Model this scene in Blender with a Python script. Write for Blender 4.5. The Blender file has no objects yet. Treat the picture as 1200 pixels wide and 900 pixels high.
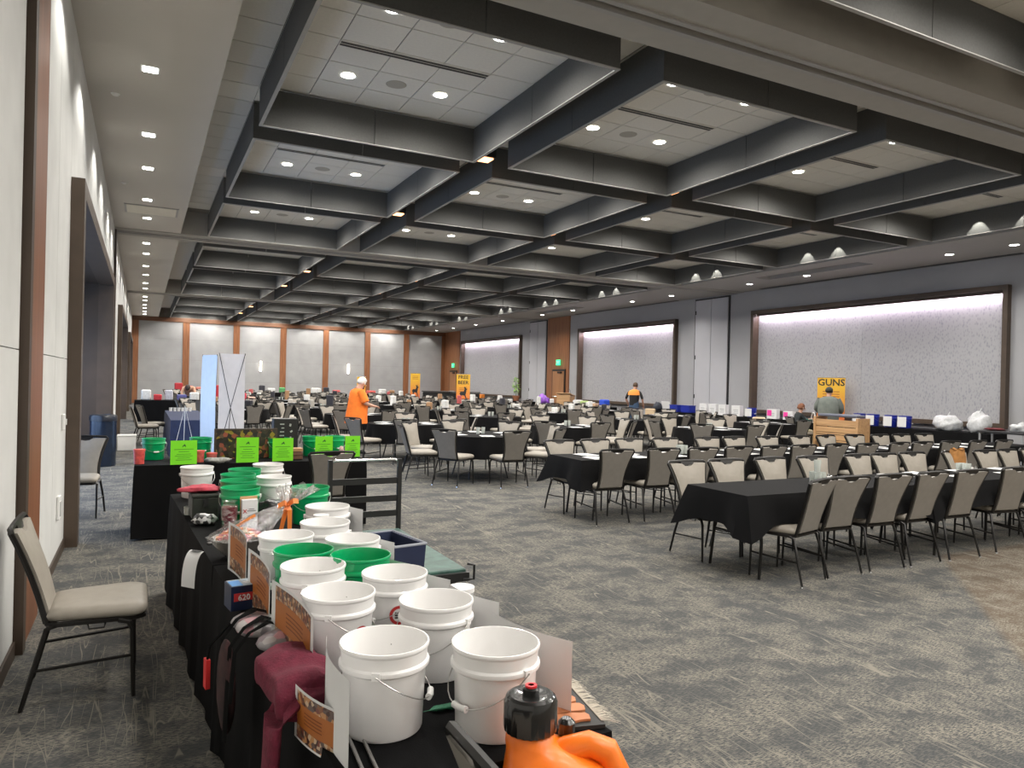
import bpy, bmesh, math, random
from mathutils import Vector, Matrix
random.seed(7)
SC = bpy.context.scene
COL = SC.collection
PI = math.pi
rad = math.radians
# ---------------------------------------------------------------- camera
EYE = 1.6; YAW = rad(26.95); ROLL = rad(1.35); PITCH = rad(-0.1); FPX = 850.0
def make_camera():
    cd = bpy.data.cameras.new('camera'); cd.sensor_width = 36.0; cd.lens = 36.0*FPX/1200.0
    cd.clip_end = 200; cd.clip_start = 0.05
    co = bpy.data.objects.new('camera', cd); COL.objects.link(co)
    fwd = Vector((math.sin(YAW)*math.cos(PITCH), math.cos(YAW)*math.cos(PITCH), math.sin(PITCH)))
    r0 = Vector((math.cos(YAW), -math.sin(YAW), 0)); up0 = r0.cross(fwd)
    right = r0*math.cos(ROLL)+up0*math.sin(ROLL); up = -r0*math.sin(ROLL)+up0*math.cos(ROLL)
    m = Matrix((right, up, -fwd)).transposed().to_4x4(); m.translation = Vector((0, 0, EYE))
    co.matrix_world = m; SC.camera = co
make_camera()
# ---------------------------------------------------------------- world, exposure
w = bpy.data.worlds.new('world'); SC.world = w; w.use_nodes = True
w.node_tree.nodes['Background'].inputs[0].default_value = (0.5, 0.5, 0.5, 1)
w.node_tree.nodes['Background'].inputs[1].default_value = 0.3
SC.view_settings.view_transform = 'Standard'; SC.view_settings.look = 'None'
SC.view_settings.exposure = 0.56; SC.view_settings.gamma = 1.0; SC.view_settings.use_curve_mapping = False
P_DOWN = 95.0     # watts of a coffer downlight
P_SOFFIT = 44.0   # left soffit wall washers
WARM = (1.0, 0.955, 0.89)
COOL = (0.42, 0.62, 1.0)
def lamp(kind, loc, power, color=WARM, size=0.08, angle=None, blend=0.6, rot=(0, 0, 0), sx=None, sy=None, name='lamp', parent=None):
    l = bpy.data.lights.new(name, kind); l.energy = power; l.color = color
    if kind == 'SPOT':
        l.shadow_soft_size = size; l.spot_size = rad(angle or 120); l.spot_blend = blend
    elif kind == 'POINT': l.shadow_soft_size = size
    elif kind == 'AREA':
        l.shape = 'RECTANGLE'; l.size = sx; l.size_y = sy
    o = bpy.data.objects.new(name, l); COL.objects.link(o); o.location = loc; o.rotation_euler = rot
    if parent: o.parent = parent
    return o
# daylight that comes through the glass doors of the left recess (large area light, inside the recess)
lamp('AREA', (-1.95, 11.6, 1.45), 60, COOL, rot=(0, -PI*.42, 0), sx=2.3, sy=6.2, name='door_daylight')
# ---------------------------------------------------------------- materials
MATS = {}
def mat(name, color, rough=0.6, metal=0.0, var=0.0, vscale=8.0, bump=0.0, bscale=60.0, emit=None, es=0.0, alpha=None, trans=0.0, spec=None, coat=0.0, sheen=0.0, stretch=None):
    if name in MATS: return MATS[name]
    m = bpy.data.materials.new(name); m.use_nodes = True; nt = m.node_tree; N = nt.nodes; L = nt.links
    b = N['Principled BSDF']; b.inputs['Base Color'].default_value = (*color, 1)
    b.inputs['Roughness'].default_value = rough; b.inputs['Metallic'].default_value = metal
    if spec is not None: b.inputs['Specular IOR Level'].default_value = spec
    if coat: b.inputs['Coat Weight'].default_value = coat
    if sheen: b.inputs['Sheen Weight'].default_value = sheen
    if trans: b.inputs['Transmission Weight'].default_value = trans
    if alpha is not None: b.inputs['Alpha'].default_value = alpha
    if emit: b.inputs['Emission Color'].default_value = (*emit, 1); b.inputs['Emission Strength'].default_value = es
    tc = N.new('ShaderNodeTexCoord'); src = tc.outputs['Object']
    if stretch:
        mp = N.new('ShaderNodeMapping'); mp.inputs['Scale'].default_value = stretch; L.new(src, mp.inputs[0]); src = mp.outputs[0]
    if var:
        n = N.new('ShaderNodeTexNoise'); n.inputs['Scale'].default_value = vscale; n.inputs['Detail'].default_value = 4
        r = N.new('ShaderNodeValToRGB'); r.color_ramp.elements[0].position = .3; r.color_ramp.elements[1].position = .7
        r.color_ramp.elements[0].color = (*[c*(1-var) for c in color], 1); r.color_ramp.elements[1].color = (*[min(1, c*(1+var)) for c in color], 1)
        L.new(src, n.inputs['Vector']); L.new(n.outputs[0], r.inputs[0]); L.new(r.outputs[0], b.inputs['Base Color'])
    if bump:
        n2 = N.new('ShaderNodeTexNoise'); n2.inputs['Scale'].default_value = bscale; n2.inputs['Detail'].default_value = 3
        bp = N.new('ShaderNodeBump'); bp.inputs['Strength'].default_value = bump; bp.inputs['Distance'].default_value = .01
        L.new(src, n2.inputs['Vector']); L.new(n2.outputs[0], bp.inputs['Height']); L.new(bp.outputs[0], b.inputs['Normal'])
    MATS[name] = m; return m
def carpet_mat():
    m = bpy.data.materials.new('carpet'); m.use_nodes = True; nt = m.node_tree; N = nt.nodes; L = nt.links
    b = N['Principled BSDF']; b.inputs['Roughness'].default_value = 1.0; b.inputs['Specular IOR Level'].default_value = .05
    tc = N.new('ShaderNodeTexCoord')
    def noise(scale, rot=0, sc=(1, 1, 1), det=4, rough=.6, off=0):
        mp = N.new('ShaderNodeMapping'); mp.inputs['Rotation'].default_value = (0, 0, rad(rot)); mp.inputs['Scale'].default_value = sc
        mp.inputs['Location'].default_value = (off, off*.7, 0)
        L.new(tc.outputs['Object'], mp.inputs[0])
        n = N.new('ShaderNodeTexNoise'); n.inputs['Scale'].default_value = scale; n.inputs['Detail'].default_value = det; n.inputs['Roughness'].default_value = rough
        L.new(mp.outputs[0], n.inputs['Vector']); return n.outputs[0]
    def ramp(v, a, bb):
        r = N.new('ShaderNodeMapRange'); r.inputs['From Min'].default_value = a; r.inputs['From Max'].default_value = bb; L.new(v, r.inputs['Value']); return r.outputs[0]
    def ma(op, a, c):
        x = N.new('ShaderNodeMath'); x.operation = op
        for i, v in enumerate((a, c)):
            if isinstance(v, (int, float)): x.inputs[i].default_value = v
            else: L.new(v, x.inputs[i])
        x.use_clamp = True
        return x.outputs[0]
    def line(rot, scale, sc, width, off):
        v = noise(scale, rot, sc, 2, .5, off)
        d = ma('SUBTRACT', v, .5); 
        a = N.new('ShaderNodeMath'); a.operation = 'ABSOLUTE'; a2 = N.new('ShaderNodeMath'); a2.operation = 'SUBTRACT'; L.new(v, a2.inputs[0]); a2.inputs[1].default_value = .5; L.new(a2.outputs[0], a.inputs[0])
        return ramp(a.outputs[0], width, width*.3)
    patch = ramp(noise(2.6, 0, (1, 1.4, 1), 5, .7), .43, .57)
    grain = ramp(noise(32, 4, (1, 5.0, 1), 2, .6), .50, .535)
    grain2 = ramp(noise(32, 88, (1, 5.0, 1), 2, .6, 5), .515, .55)
    l1 = line(20, 5.0, (1, .07, 1), .0045, 0); l2 = line(105, 5.4, (1, .07, 1), .0042, 3); l3 = line(62, 4.6, (1, .06, 1), .004, 7); l4 = line(-30, 4.6, (1, .07, 1), .004, 11)
    broken = ramp(noise(3.4, 0, (1, 1, 1), 3), .44, .50)
    ln = ma('MULTIPLY', ma('MAXIMUM', ma('MAXIMUM', l1, l2), ma('MAXIMUM', l3, l4)), broken)
    g = ma('MAXIMUM', ma('MULTIPLY', grain, ma('ADD', ma('MULTIPLY', patch, .72), .22)), ma('MULTIPLY', grain2, ma('MULTIPLY', patch, .6)))
    fac = ma('MAXIMUM', g, ma('MULTIPLY', ln, .9))
    # large blue-grey, grey and brown fields of the carpet design
    sep = N.new('ShaderNodeSeparateXYZ'); L.new(tc.outputs['Object'], sep.inputs[0])
    eg = N.new('ShaderNodeMath'); eg.operation = 'MULTIPLY'; L.new(sep.outputs[0], eg.inputs[0]); eg.inputs[1].default_value = .864
    e2 = N.new('ShaderNodeMath'); e2.operation = 'SUBTRACT'; L.new(eg.outputs[0], e2.inputs[0]); L.new(sep.outputs[1], e2.inputs[1])
    br = ma('MULTIPLY', ramp(e2.outputs[0], 1.58, 1.68), ramp(sep.outputs[1], 4.5, 4.4))
    base = N.new('ShaderNodeMixRGB'); base.inputs[1].default_value = (.070, .073, .075, 1); base.inputs[2].default_value = (.105, .083, .063, 1); L.new(br, base.inputs[0])
    tan = N.new('ShaderNodeMixRGB'); tan.inputs[2].default_value = (.225, .208, .176, 1); L.new(base.outputs[0], tan.inputs[1]); L.new(fac, tan.inputs[0])
    L.new(tan.outputs[0], b.inputs['Base Color'])
    bp = N.new('ShaderNodeBump'); bp.inputs['Strength'].default_value = .2; bp.inputs['Distance'].default_value = .006
    L.new(noise(120, 0, (1, 1, 1), 2), bp.inputs['Height']); L.new(bp.outputs[0], b.inputs['Normal'])
    return m
def wood_mat(name, c1, c2, axis='z', scale=3.0, rough=.45):
    m = bpy.data.materials.new(name); m.use_nodes = True; nt = m.node_tree; N = nt.nodes; L = nt.links
    b = N['Principled BSDF']; b.inputs['Roughness'].default_value = rough
    tc = N.new('ShaderNodeTexCoord'); mp = N.new('ShaderNodeMapping')
    mp.inputs['Scale'].default_value = {'z': (6, 6, .35), 'x': (.35, 6, 6), 'y': (6, .35, 6)}[axis]
    n = N.new('ShaderNodeTexNoise'); n.inputs['Scale'].default_value = scale; n.inputs['Detail'].default_value = 6; n.inputs['Distortion'].default_value = .6
    r = N.new('ShaderNodeValToRGB'); r.color_ramp.elements[0].position = .3; r.color_ramp.elements[1].position = .7
    r.color_ramp.elements[0].color = (*c1, 1); r.color_ramp.elements[1].color = (*c2, 1)
    L.new(tc.outputs['Object'], mp.inputs[0]); L.new(mp.outputs[0], n.inputs['Vector']); L.new(n.outputs[0], r.inputs[0]); L.new(r.outputs[0], b.inputs['Base Color'])
    return m
def speckle_mat():
    m = bpy.data.materials.new('niche_wallcovering'); m.use_nodes = True; nt = m.node_tree; N = nt.nodes; L = nt.links
    b = N['Principled BSDF']; b.inputs['Roughness'].default_value = .55
    tc = N.new('ShaderNodeTexCoord'); mp = N.new('ShaderNodeMapping'); mp.inputs['Scale'].default_value = (1, 1.5, .8)
    v = N.new('ShaderNodeTexVoronoi'); v.inputs['Scale'].default_value = 14.0
    n = N.new('ShaderNodeTexNoise'); n.inputs['Scale'].default_value = 14; n.inputs['Detail'].default_value = 5
    mx = N.new('ShaderNodeMath'); mx.operation = 'ADD'
    r = N.new('ShaderNodeValToRGB'); e = r.color_ramp.elements
    e[0].position = .5; e[0].color = (.27, .275, .305, 1); e[1].position = 1.0; e[1].color = (.40, .40, .415, 1)
    L.new(tc.outputs['Object'], mp.inputs[0]); L.new(mp.outputs[0], v.inputs['Vector']); L.new(mp.outputs[0], n.inputs['Vector'])
    L.new(v.outputs['Distance'], mx.inputs[0]); L.new(n.outputs[0], mx.inputs[1]); L.new(mx.outputs[0], r.inputs[0]); L.new(r.outputs[0], b.inputs['Base Color'])
    return m
def picture_mat(name, cols, scale=30, seed=0):
    m = bpy.data.materials.new(name); m.use_nodes = True; nt = m.node_tree; N = nt.nodes; L = nt.links
    b = N['Principled BSDF']; b.inputs['Roughness'].default_value = .35
    tc = N.new('ShaderNodeTexCoord'); mp = N.new('ShaderNodeMapping'); mp.inputs['Location'].default_value = (seed, seed*.6, seed*.3)
    n = N.new('ShaderNodeTexVoronoi'); n.inputs['Scale'].default_value = scale
    r = N.new('ShaderNodeValToRGB'); r.color_ramp.interpolation = 'CONSTANT'
    while len(r.color_ramp.elements) < len(cols): r.color_ramp.elements.new(.5)
    for i, c in enumerate(cols): r.color_ramp.elements[i].position = i/len(cols); r.color_ramp.elements[i].color = (*c, 1)
    s = N.new('ShaderNodeSeparateColor')
    L.new(tc.outputs['Object'], mp.inputs[0]); L.new(mp.outputs[0], n.inputs['Vector']); L.new(n.outputs['Color'], s.inputs[0]); L.new(s.outputs[0], r.inputs[0]); L.new(r.outputs[0], b.inputs['Base Color'])
    return m
def glass_mat():
    m = bpy.data.materials.new('clear_film'); m.use_nodes = True; nt = m.node_tree; N = nt.nodes; L = nt.links
    out = N['Material Output']; t = N.new('ShaderNodeBsdfTransparent'); g = N.new('ShaderNodeBsdfGlossy'); g.inputs['Roughness'].default_value = .12
    n = N.new('ShaderNodeTexNoise'); n.inputs['Scale'].default_value = 22; n.inputs['Detail'].default_value = 5
    tc = N.new('ShaderNodeTexCoord'); L.new(tc.outputs['Object'], n.inputs['Vector'])
    bp = N.new('ShaderNodeBump'); bp.inputs['Strength'].default_value = 1; bp.inputs['Distance'].default_value = .03; L.new(n.outputs[0], bp.inputs['Height']); L.new(bp.outputs[0], g.inputs['Normal'])
    mx = N.new('ShaderNodeMixShader'); mx.inputs[0].default_value = .34; L.new(t.outputs[0], mx.inputs[1]); L.new(g.outputs[0], mx.inputs[2]); L.new(mx.outputs[0], out.inputs[0])
    return m
M_CARPET = carpet_mat()
M_WALLFAB = mat('wall_fabric', (.60, .60, .58), .95, var=.05, vscale=3, bump=.12, bscale=300)
M_WALLR = mat('painted_wall', (.38, .38, .395), .8, var=.03, vscale=1.5)
M_WALLB = mat('back_wall_fabric', (.37, .37, .37), .95, var=.06, vscale=2, bump=.1, bscale=120)
M_SOFFIT = mat('soffit_paint', (.56, .53, .48), .85, var=.02, vscale=1)
M_TILE = mat('ceiling_tile', (.74, .71, .64), .95, var=.03, vscale=30, bump=.15, bscale=200)
M_GRID = mat('ceiling_grid', (.22, .2, .17), .8, var=.1)
M_COFFER = mat('coffer_fabric', (.085, .085, .082), .95, var=.08, vscale=40, bump=.1, bscale=260)
M_COFTRIM = mat('coffer_trim', (.34, .33, .31), .5, var=.04)
M_HEADER = mat('header_paint', (.38, .36, .32), .7, var=.03)
M_BROWNM = mat('bronze_brown', (.075, .052, .036), .45, var=.1, vscale=5)
M_BROWND = mat('dark_brown_panel', (.055, .037, .025), .5, var=.15, vscale=2)
M_WOOD = wood_mat('reddish_wood', (.20, .075, .03), (.33, .14, .06))
M_WOODH = wood_mat('reddish_wood_band', (.13, .055, .028), (.2, .09, .045), 'x')
M_BLACK = mat('black_paint', (.012, .012, .012), .4, var=.2)
M_LAMP = mat('lamp_face', (1, 1, 1), .3, emit=(1, .97, .9), es=14)
M_COPPER = mat('copper_lamp_face', (.7, .3, .12), .3, emit=(1, .45, .2), es=3.0)
M_LED = mat('led_strip', (1, 1, 1), .4, emit=(1, .86, .97), es=14)
M_WHITEP = mat('white_plastic', (.78, .78, .76), .35, var=.02)
M_CHROME = mat('chrome', (.75, .75, .75), .2, metal=1, var=.02)
M_NICHE = speckle_mat()
M_CLOTH = mat('black_tablecloth', (.0045, .0045, .005), .85, var=.2, vscale=3, bump=.1, bscale=200, spec=.12)
M_PADF = mat('tan_vinyl', (.30, .272, .23), .5, var=.05, vscale=20, bump=.05, bscale=300)
M_PADB = mat('taupe_vinyl', (.20, .183, .16), .6, var=.05, vscale=20, bump=.05, bscale=300)
M_FRAME = mat('chair_frame_black', (.009, .008, .007), .4, var=.2, spec=.35)
M_PAPER = mat('white_paper', (.74, .74, .74), .8, var=.02)
M_SCREEN = mat('green_exit', (.02, .5, .2), .4, emit=(.05, .9, .35), es=1.2)
# ---------------------------------------------------------------- mesh helpers
class MB:
    def __init__(s): s.v = []; s.f = []; s.m = []; s.mi = 0
    def idx(s, i): s.mi = i; return s
    def add(s, vs, fs):
        o = len(s.v); s.v += [tuple(p) for p in vs]; s.f += [tuple(i+o for i in f) for f in fs]; s.m += [s.mi]*len(fs); return s
    def box(s, x0, x1, y0, y1, z0, z1):
        return s.add([(x0,y0,z0),(x1,y0,z0),(x1,y1,z0),(x0,y1,z0),(x0,y0,z1),(x1,y0,z1),(x1,y1,z1),(x0,y1,z1)],
                     [(0,3,2,1),(4,5,6,7),(0,1,5,4),(1,2,6,5),(2,3,7,6),(3,0,4,7)])
    def cbox(s, c, d, rz=0, rx=0, ry=0):
        R = Matrix.Rotation(rz, 3, 'Z') @ Matrix.Rotation(ry, 3, 'Y') @ Matrix.Rotation(rx, 3, 'X'); c = Vector(c)
        vs = [c + R @ Vector((a*d[0]/2, b*d[1]/2, e*d[2]/2)) for a, b, e in ((-1,-1,-1),(1,-1,-1),(1,1,-1),(-1,1,-1),(-1,-1,1),(1,-1,1),(1,1,1),(-1,1,1))]
        return s.add(vs, [(0,3,2,1),(4,5,6,7),(0,1,5,4),(1,2,6,5),(2,3,7,6),(3,0,4,7)])
    def rbox(s, c, d, r=.01, rz=0):
        # box with chamfered vertical and top edges
        c = Vector(c); R = Matrix.Rotation(rz, 3, 'Z'); x, y, z = d[0]/2, d[1]/2, d[2]/2; rings = []
        def ring(ix, h): 
            X, Y = x-ix, y-ix; k = min(r, X*.9, Y*.9)
            return [(X-k,-Y,h),(X,-Y+k,h),(X,Y-k,h),(X-k,Y,h),(-X+k,Y,h),(-X,Y-k,h),(-X,-Y+k,h),(-X+k,-Y,h)]
        vs = []
        for ix, h in ((r,-z),(0,-z+r),(0,z-r),(r,z)): vs += [c + R @ Vector(p) for p in ring(ix, h)]
        fs = [tuple(range(7,-1,-1)), tuple(range(24,32))]
        for k in range(3):
            for i in range(8): j = (i+1) % 8; fs.append((k*8+i, k*8+j, k*8+8+j, k*8+8+i))
        return s.add(vs, fs)
    def tube(s, pts, r, n=8, cap=True, closed=False):
        pts = [Vector(p) for p in pts]; rr = r if isinstance(r, (list, tuple)) else [r]*len(pts); vs = []; fs = []
        up = None; m = len(pts)
        for i, p in enumerate(pts):
            if closed: t = (pts[(i+1) % m]-pts[i-1])
            else: t = (pts[min(i+1, m-1)]-pts[max(i-1, 0)])
            if t.length < 1e-9: t = Vector((0, 0, 1))
            t.normalize()
            if up is None: up = Vector((0, 0, 1)) if abs(t.z) < .9 else Vector((1, 0, 0))
            a = up - t*up.dot(t)
            if a.length < 1e-6: a = t.orthogonal()
            a.normalize(); up = a; b = t.cross(a)
            for k in range(n):
                w_ = 2*PI*k/n; vs.append(p + (a*math.cos(w_)+b*math.sin(w_))*rr[i])
        segs = m if closed else m-1
        for i in range(segs):
            j = (i+1) % m
            for k in range(n): l = (k+1) % n; fs.append((i*n+k, i*n+l, j*n+l, j*n+k))
        if cap and not closed: fs.append(tuple(range(n-1, -1, -1))); fs.append(tuple((m-1)*n+k for k in range(n)))
        return s.add(vs, fs)
    def lathe(s, prof, n=24, c=(0, 0, 0), capb=False, capt=False, sx=1, sy=1):
        vs = []; fs = []; c = Vector(c)
        for r, z in prof:
            for k in range(n): a = 2*PI*k/n; vs.append((c.x+r*math.cos(a)*sx, c.y+r*math.sin(a)*sy, c.z+z))
        for i in range(len(prof)-1):
            for k in range(n): l = (k+1) % n; fs.append((i*n+k, i*n+l, (i+1)*n+l, (i+1)*n+k))
        if capb: fs.append(tuple(range(n-1, -1, -1)))
        if capt: fs.append(tuple((len(prof)-1)*n+k for k in range(n)))
        return s.add(vs, fs)
    def grid(s, fn, nu, nv):
        vs = [fn(i/(nu), j/(nv)) for j in range(nv+1) for i in range(nu+1)]; W = nu+1
        fs = [(j*W+i, j*W+i+1, (j+1)*W+i+1, (j+1)*W+i) for j in range(nv) for i in range(nu)]
        return s.add(vs, fs)
    def prism(s, poly, fn0, fn1):
        # poly list of (u,v); fn0/fn1 map (u,v)->3D for both faces
        n = len(poly); vs = [fn0(*p) for p in poly]+[fn1(*p) for p in poly]
        fs = [tuple(range(n-1, -1, -1)), tuple(range(n, 2*n))]+[(i, (i+1) % n, n+(i+1) % n, n+i) for i in range(n)]
        return s.add(vs, fs)
    def ell(s, c, r, n=12, m=8, rot=None):
        c = Vector(c); vs = []; fs = []
        for j in range(m+1):
            th = PI*j/m
            for k in range(n):
                a = 2*PI*k/n; p = Vector((r[0]*math.sin(th)*math.cos(a), r[1]*math.sin(th)*math.sin(a), -r[2]*math.cos(th)))
                if rot is not None: p = rot @ p
                vs.append(c+p)
        for j in range(m):
            for k in range(n): l = (k+1) % n; fs.append((j*n+k, j*n+l, (j+1)*n+l, (j+1)*n+k))
        return s.add(vs, fs)
    def mesh(s, name, mats, smooth=False):
        me = bpy.data.meshes.new(name); me.from_pydata(s.v, [], s.f); me.validate()
        for m in (mats if isinstance(mats, (list, tuple)) else [mats]): me.materials.append(m)
        if len(me.polygons) == len(s.m): me.polygons.foreach_set('material_index', s.m)
        if smooth:
            me.polygons.foreach_set('use_smooth', [True]*len(me.polygons))
            if smooth != 'all':
                try: me.set_sharp_from_angle(angle=rad(smooth if smooth > 1 else 40))
                except Exception: pass
        me.update(); return me
    def build(s, name, mats, parent=None, smooth=False, loc=None, rz=None):
        return ob(name, s.mesh(name, mats, smooth), parent, loc, rz)
def ob(name, me, parent=None, loc=None, rz=None):
    o = bpy.data.objects.new(name, me); COL.objects.link(o)
    if parent is not None: o.parent = parent
    if loc is not None: o.location = loc
    if rz is not None: o.rotation_euler = (0, 0, rz)
    return o
def struct(o): o['kind'] = 'structure'; return o
def tag(o, label, cat, group=None):
    o['label'] = label; o['category'] = cat
    if group: o['group'] = group
    return o
def thing(name, label, cat, loc=(0, 0, 0), rz=0, group=None):
    o = bpy.data.objects.new(name, None); o.empty_display_size = .1; COL.objects.link(o)
    o.location = loc; o.rotation_euler = (0, 0, rz); return tag(o, label, cat, group)
KIDS = {}
def kids(o):
    return [c for c in o.children]
def dup(root, loc=None, rz=None, label=None, group=None, parent=None, ch_cache=None):
    r = root.copy(); COL.objects.link(r)
    if parent is not None: r.parent = parent
    if loc is not None: r.location = loc
    if rz is not None: r.rotation_euler = (0, 0, rz)
    if label: r['label'] = label
    if group: r['group'] = group
    tree = ch_cache if ch_cache is not None else [(c, list(c.children)) for c in root.children]
    for c0, gs in tree:
        c = c0.copy(); COL.objects.link(c); c.parent = r
        for g in gs: d = g.copy(); COL.objects.link(d); d.parent = c
    return r
ORD = ['first', 'second', 'third', 'fourth', 'fifth', 'sixth', 'seventh', 'eighth', 'ninth', 'tenth', 'eleventh', 'twelfth', 'thirteenth', 'fourteenth']
def text_mesh(txt, size, mt, depth=.001, bold=False):
    cu = bpy.data.curves.new('txt', 'FONT'); cu.body = txt; cu.size = size; cu.extrude = depth; cu.align_x = 'CENTER'; cu.align_y = 'CENTER'; cu.offset = size*.02 if bold else 0
    cu.resolution_u = 2
    o = bpy.data.objects.new('txt', cu); COL.objects.link(o); dg = bpy.context.evaluated_depsgraph_get()
    me = bpy.data.meshes.new_from_object(o.evaluated_get(dg)); bpy.data.objects.remove(o); bpy.data.curves.remove(cu)
    me.materials.clear(); me.materials.append(mt); return me
def lettering(txt, size, mt, M4, parent, name='lettering', bold=True):
    me = text_mesh(txt, size, mt, bold=bold); me.transform(M4); return ob(name, me, parent)
# ================================================================ SETTING
XL, XR, YB, YN, ZC, ZT = -0.62, 17.8, 44.9, -4.0, 4.8, 5.3
struct(MB().box(-3.2, XR+.3, YN-.2, YB+.3, -.1, 0).build('floor', M_CARPET))
ceil = struct(MB().box(-3.0, XR+.3, YN-.2, YB+.3, ZT+.02, ZT+.12).build('ceiling', M_GRID))
CX = [1.25, 4.80, 8.35, 11.88]; CW = 3.0
ROWS = [(-3.6, 1), (.55, 1), (6.10, 2), (10.30, 2), (14.45, 2), (19.5, 3), (23.7, 3), (27.85, 3), (32.9, 4), (37.1, 4), (41.2, 4)]
CD = 3.65
# --- left soffit, right soffit, headers
struct(MB().box(XL-.02, .69, YN, YB, ZC, ZT+.02).build('trim_1', M_SOFFIT))
HEAD = [(4.68, 5.52), (18.08, 18.93), (31.5, 32.35)]
for i, (a, b) in enumerate(HEAD):
    hd = MB(); c = (a+b)/2
    hd.box(XL, XR, a, c-.05, ZC-.012, ZT+.02); hd.box(XL, XR, c+.05, b, ZC-.012, ZT+.02); hd.box(XL, XR, c-.05, c+.05, ZC+.05, ZT+.02)
    h = struct(hd.build('trim_%d' % (i+2), M_HEADER))
    for s in (-1, 1):
        MB().box(XL, XR, c+s*.075-.028, c+s*.075+.028, ZC-.03, ZC-.012).build('track_rail', M_COFTRIM, h)
    MB().box(XL, XR, c-.045, c+.045, ZC+.03, ZC+.05).build('track_slot', M_BLACK, h)
# right soffit with recessed pockets
def soffit_right():
    m = MB(); x0, x1 = 15.12, XR
    pockets = [(12.2, 15.6), (25.6, 29.0)]
    y = YN
    for a, b in pockets:
        m.box(x0, x1, y, a, ZC, ZT+.02); m.box(x0, 15.75, a, b, ZC, ZT+.02); m.box(16.35, x1, a, b, ZC, ZT+.02); y = b
    m.box(x0, x1, y, YB, ZC, ZT+.02)
    return m
rs = struct(soffit_right().build('trim_5', mat('soffit_paint_right', (.40, .385, .36), .8, var=.02)))
for a, b in ((9.4, 17.2), (21.3, 28.4), (33.5, 42)):
    MB().box(17.58, 17.72, a, b, ZC-.008, ZC).build('slot_diffuser', M_BLACK, rs)
# tile strip between left soffit and coffers: each tile a part of the ceiling
tm = MB().box(0.0, .548, 0, .587, 0, .014).mesh('strip_tile', M_TILE)
def strip(y0, y1):
    y = y0
    while y+.6 <= y1+.05:
        ob('ceiling_tile', tm, ceil, (.695, y, ZT-.0)); y += .602
strip(5.54, 18.05); strip(18.95, 31.45)
st = MB(); y = 32.4
while y < 44: st.box(.695, 1.247, y, y+.592, ZT, ZT+.014); y += .602
for (a, b) in [(-2.5, 4.6)]:
    y = a
    while y < b-.6: st.box(.695, 1.247, y, y+.592, ZT, ZT+.014); y += .602
# ceiling in the channels between coffers
for x0 in [c+CW+.02 for c in CX]:
    x1 = x0+.5 if x0 < 14 else 15.11
    for (a, b) in ((-2.5, 4.66), (5.54, 18.05), (18.95, 31.45), (32.4, YB)):
        y = a
        while y < b-.05: st.box(x0, x1, y, min(y+.594, b), ZT, ZT+.014); y += .602
for (r, bay) in ROWS:
    for g0, g1 in ((r-.62, r-.03),):
        if bay in (2, 3, 4) and r in (6.10, 19.5, 32.9): g0 = {6.10: 5.54, 19.5: 18.95, 32.9: 32.4}[r]
        for cx in CX: st.box(cx, cx+CW, g0, g1, ZT, ZT+.014)
o = st.build('ceiling_tiles', M_TILE, ceil); o['kind'] = 'stuff'
# --- coffers (a thing each): 8 fabric panels, 4 edge trims, 30 tiles
T = .035; CH0, CH1 = ZC+.01, ZT-.015
PX = MB().box(0, CW/2-.010, 0, T, 0, CH1-CH0).mesh('panel', M_COFFER)
PY = MB().box(0, T, 0, CD/2-.010, 0, CH1-CH0).mesh('panel', M_COFFER)
EX = MB().box(0, CW, -.003, T+.004, -.010, 0).mesh('edge_trim', M_COFTRIM)
EY = MB().box(-.003, T+.004, 0, CD, -.010, 0).mesh('edge_trim', M_COFTRIM)
TL = MB().box(.006, .594, .006, .592, 0, .014).mesh('ceiling_tile', M_TILE)
def tilemesh():
    m = MB()
    for i in range(5):
        for j in range(6): m.box(i*.6+.006, i*.6+.594, .03+j*.6+.006, .03+j*.6+.594, 0, .014)
    return m.mesh('ceiling_tiles', M_TILE)
TALL = tilemesh()
SLOT = MB().idx(0).box(0, 1.8, -.055, .055, -.004, .0).idx(1).box(.01, 1.79, -.052, -.008, -.006, -.003).box(.01, 1.79, .008, .052, -.006, -.003).mesh('slot_diffuser', [M_TILE, M_BLACK])
def make_coffer(full):
    t = thing('ceiling_coffer', 'x', 'ceiling coffer')
    for i in range(2):
        ob('panel', PX, t, (i*(CW/2)+.002, 0, CH0)); ob('panel', PX, t, (i*(CW/2)+.002, CD-T, CH0))
        ob('panel', PY, t, (0, i*(CD/2)+.002, CH0)); ob('panel', PY, t, (CW-T, i*(CD/2)+.002, CH0))
    for y in (0, CD-T): ob('edge_trim', EX, t, (0, y, CH0))
    for x in (0, CW-T): ob('edge_trim', EY, t, (x, 0, CH0))
    if full:
        for i in range(5):
            for j in range(6): ob('ceiling_tile', TL, t, (i*.6, .03+j*.6, ZT))
    else:
        o = ob('ceiling_tiles', TALL, t, (0, 0, ZT)); o['kind'] = 'stuff'
    ob('slot_diffuser', SLOT, t, (.6, 1.92, ZT))
    return t
cf_full = make_coffer(True); cf_simple = make_coffer(False)
tr_full = [(c, []) for c in cf_full.children]; tr_simple = [(c, []) for c in cf_simple.children]
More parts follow.
